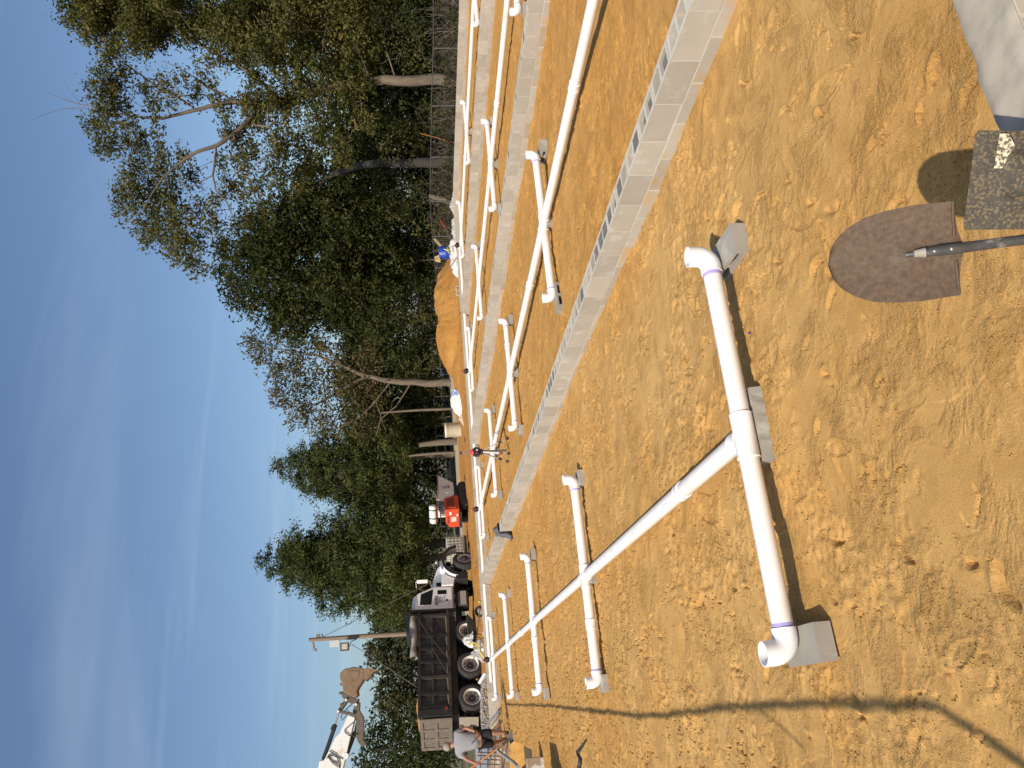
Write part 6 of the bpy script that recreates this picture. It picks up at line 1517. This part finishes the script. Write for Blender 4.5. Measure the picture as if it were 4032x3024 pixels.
pine('narrower pine behind the tracked dumper', 62.0,
     [(1780, 1790, 0.26, 0), (1640, 1800, 0.24, 0), (1500, 1815, 0.2, 0), (1350, 1825, 0.15, 0), (1200, 1835, 0.09, 0), (1075, 1842, 0.03, 0)],
     1070, 1590, 1845, [(1070, 10), (1130, 62), (1200, 112), (1300, 150), (1400, 180), (1500, 190), (1590, 160)], 4)
pine('broad pine rising behind the truck cab', 58.0,
     [(1760, 2190, 0.32, 0), (1620, 2195, 0.28, 0), (1480, 2200, 0.24, 0), (1330, 2200, 0.17, 0), (1180, 2198, 0.1, 0), (1015, 2195, 0.03, 0)],
     1010, 1660, 2210, [(1010, 10), (1070, 65), (1130, 108), (1220, 155), (1320, 195), (1420, 220), (1520, 225), (1600, 200), (1660, 165)], 5)

# ---- trees far behind the truck and the excavator arm
def far_tree(label, d, tx, ty, top, blobs, seed, lf=M_LF_FAR, per=190, size=0.22, name='far_tree'):
    return tree(name, label, d, [[(1790, ty, 0.35, 0), (tx, ty, 0.25, 0), (top, ty, 0.05, 0)]], blobs, lf, M_BARKD, seed, per=per, clump=24, spread=0.5, size=size, flat=0.8, holes=0.4, twigs=2, rb=0.06, tone0=0.5)
far_tree('pale far tree right behind the utility pole', 92, 1600, 2470, 1470, [(1490, 2440, 45), (1500, 2490, 50), (1540, 2420, 60), (1550, 2500, 60), (1580, 2450, 70), (1620, 2510, 70), (1630, 2400, 60), (1660, 2460, 60)], 11)
far_tree('pale olive tree between the pole and the excavator bucket', 84, 1620, 2600, 1470, [(1458, 2560, 38), (1470, 2610, 40), (1500, 2540, 50), (1510, 2610, 60), (1540, 2570, 60), (1560, 2650, 65), (1580, 2590, 70), (1620, 2560, 70), (1620, 2660, 70), (1660, 2610, 60)], 12)
far_tree('dull green tree below the excavator bucket', 78, 1640, 2750, 1500, [(1505, 2720, 42), (1500, 2780, 45), (1540, 2690, 50), (1540, 2760, 65), (1560, 2820, 60), (1590, 2720, 70), (1600, 2790, 75), (1640, 2740, 70), (1650, 2830, 70), (1690, 2780, 60)], 13)
far_tree('dark ragged tree in the picture corner below the excavator arm', 66, 1600, 2950, 1450, [(1410, 3000, 40), (1450, 2960, 45), (1455, 2880, 38), (1480, 2920, 55), (1490, 2840, 45), (1500, 3000, 65), (1530, 2890, 65), (1550, 2960, 75), (1580, 2860, 65), (1600, 3010, 75), (1610, 2920, 80), (1650, 2970, 80), (1670, 2890, 70), (1700, 3010, 75), (1720, 2930, 70), (1750, 2990, 70)], 14, lf=M_LF_DARK, per=260, size=0.16)
far_tree('ragged tree leaving the picture beside the excavator stick', 80, 1640, 3060, 1380, [(1440, 3060, 70), (1520, 3070, 90), (1600, 3080, 100), (1680, 3070, 90), (1740, 3060, 80)], 15)

# ---- undergrowth along the fence: shrubs one can tell apart
SHR = [(1640, 30, 120), (1700, 110, 90), (1610, 170, 100), (1730, 200, 60), (1560, 60, 120), (1690, 440, 85), (1620, 480, 105), (1740, 470, 60), (1700, 560, 80), (1560, 540, 95), (1500, 430, 80), (1640, 760, 95), (1710, 720, 75), (1560, 780, 100), (1690, 860, 85), (1600, 900, 105), (1500, 720, 85), (1720, 960, 65), (1640, 1020, 95), (1560, 1060, 100), (1700, 1100, 75), (1630, 1180, 95), (1700, 1230, 75), (1560, 1230, 95), (1650, 1330, 85), (1590, 1380, 85), (1700, 1390, 65), (1640, 1440, 70), (1690, 1570, 75), (1620, 1590, 75), (1730, 1640, 55), (1660, 1690, 75)]
NUMW = ['topmost', 'second', 'third', 'fourth', 'fifth', 'sixth', 'seventh', 'eighth', 'ninth', 'tenth', 'eleventh', 'twelfth', 'thirteenth', 'fourteenth', 'fifteenth', 'sixteenth']
order = sorted(range(len(SHR)), key=lambda i: SHR[i][1])
groups_ = [order[i:i+2] for i in range(0, len(order), 2)]
for gi, ids in enumerate(groups_):
    bl = [SHR[i] for i in ids]; y_ = sum(q[1] for q in bl)/len(bl)
    d_ = float(np.interp(y_, [0, 500, 1000, 1300, 1700], [33.5, 40, 51, 58, 63])) + (gi % 3)*1.2
    x0 = max(q[0] for q in bl)
    lst = []
    for (x, y, r_) in bl:
        lst += [(x, y, r_*0.85), (x+r_*0.5, y-r_*0.45, r_*0.55), (x-r_*0.4, y+r_*0.5, r_*0.6), (x+r_*0.5, y+r_*0.6, r_*0.5)]
    tree('shrub', '%s shrub in the undergrowth behind the fence, counted from the picture top' % NUMW[gi], d_, [[(1770, bl[0][1], 0.07, 0), (x0, bl[0][1]+6, 0.05, 0), (min(q[0] for q in bl), bl[-1][1], 0.02, 0)]], lst,
         (M_LF_DARK, M_LF_OAK)[gi % 3 == 1], M_BARK if gi % 2 else M_BARKD, 40+gi, per=300 if d_ < 48 else 200, clump=22, spread=0.24, size=0.075 if d_ < 48 else 0.11, holes=0.4, twigs=5, rb=0.022, group='shrubs behind the fence', cat='shrub', tone0=0.5, dj=0.5)

# ---- the wood behind, which reads as one dark mass
rgw = np.random.default_rng(77)
wb = []
for k in range(400):
    y = rgw.uniform(-150, 2420) if k < 330 else rgw.uniform(1250, 1760); lo = np.interp(y, [0, 600, 1300, 1700, 2400], [1260, 1300, 1330, 1400, 1540])
    x = rgw.uniform(lo, 1735); d_ = np.interp(y, [0, 900, 1300, 2400], [46, 58, 70, 74])+rgw.uniform(0, 9)
    wb.append((cam_pt(x, y, d_), rgw.uniform(1.1, 2.1)))
C, S, T_ = cloud(wb, rgw, 150, 24, 0.5, 0.19, 0.9, 0.25, 0.35)
me = leaf_mesh('woodland', C, S, T_, rgw, 0.5); me.materials.append(M_LF_DARK)
wd = link('woodland', me); tag(wd, 'dark wood behind the fence and the pines', 'wood', kind='stuff')
# bare stems standing in it
for k, (x0, y0, x1, y1, d_, r_, m_, lab) in enumerate(((1730, 1742, 1650, 1752, 55, 0.22, M_BARK, 'pale broken stump behind the white drum'), (1745, 1785, 1610, 1795, 58, 0.10, M_BARK, 'slim pale stem behind the laser level'), (1740, 1612, 1500, 1625, 58, 0.09, M_BARK, 'bent pale stem left of the half bare tree'), (1760, 810, 1690, 770, 43, 0.16, M_BARK, 'lichen covered stump behind the fence post'), (1740, 2145, 1640, 2140, 60, 0.34, M_BARKD, 'thick dark stem behind the tote'))):
    b = MB(); p, q = cam_pt(x0, y0, d_), cam_pt(x1, y1, d_); p.z = -0.5
    b.tube([p, p.lerp(q, 0.5)+Vector((0.05, 0, 0)), q], [r_*1.1, r_, r_*0.7], 9); tag(b.build('tree_stem', m_), lab, 'tree stem', 'bare stems in the wood')

# ---- brown brambles along the foot of the fence
rgb_ = np.random.default_rng(123); bb = []
for k in range(300):
    y = rgb_.uniform(13, 57); x = 24.4+rgb_.uniform(-0.2, 1.8)
    bb.append((Vector((x, y, -0.35+rgb_.uniform(0, 0.9)*(0.6+0.4*math.sin(y*1.7)))), rgb_.uniform(0.28, 0.6)))
C, S, T_ = cloud(bb, rgb_, 420, 18, 0.16, 0.065, 0.9, 0.2, 0.42)
me = leaf_mesh('brambles', C, S, T_, rgb_, 0.45); me.materials.append(leaf_material('bramble_leaves', ((0.0, (0.030, 0.026, 0.014)), (0.4, (0.062, 0.052, 0.025)), (0.75, (0.085, 0.082, 0.030)), (1.0, (0.13, 0.10, 0.05)))))
o = link('brambles', me); tag(o, 'tangle of brown brambles along the foot of the wire fence', 'brambles', kind='stuff')
tw = MB()
for k in range(420):
    y = rgb_.uniform(13, 50); p = Vector((24.3+rgb_.uniform(-0.1, 1.5), y, -0.4)); q = p+Vector((rgb_.normal(0, 0.5), rgb_.normal(0, 0.6), rgb_.uniform(0.5, 1.6)))
    tw.tube([p, p.lerp(q, 0.5)+Vector((rgb_.normal(0, 0.12), rgb_.normal(0, 0.12), 0.15)), q], [0.014, 0.010, 0.004], 4, cap=False)
o = tw.build('dead_stalks', M_BARK); tag(o, 'dry leafless stalks standing in the brambles by the fence', 'stalks', kind='stuff')
b = MB(); b.tube([atX(1655, 525, 24.6), atX(1800, 565, 24.3)], 0.018, 6); tag(b.build('orange_pole', mat('orange_rod', (0.45, 0.13, 0.03), rough=0.6)), 'thin orange pole leaning at the wire fence', 'pole')
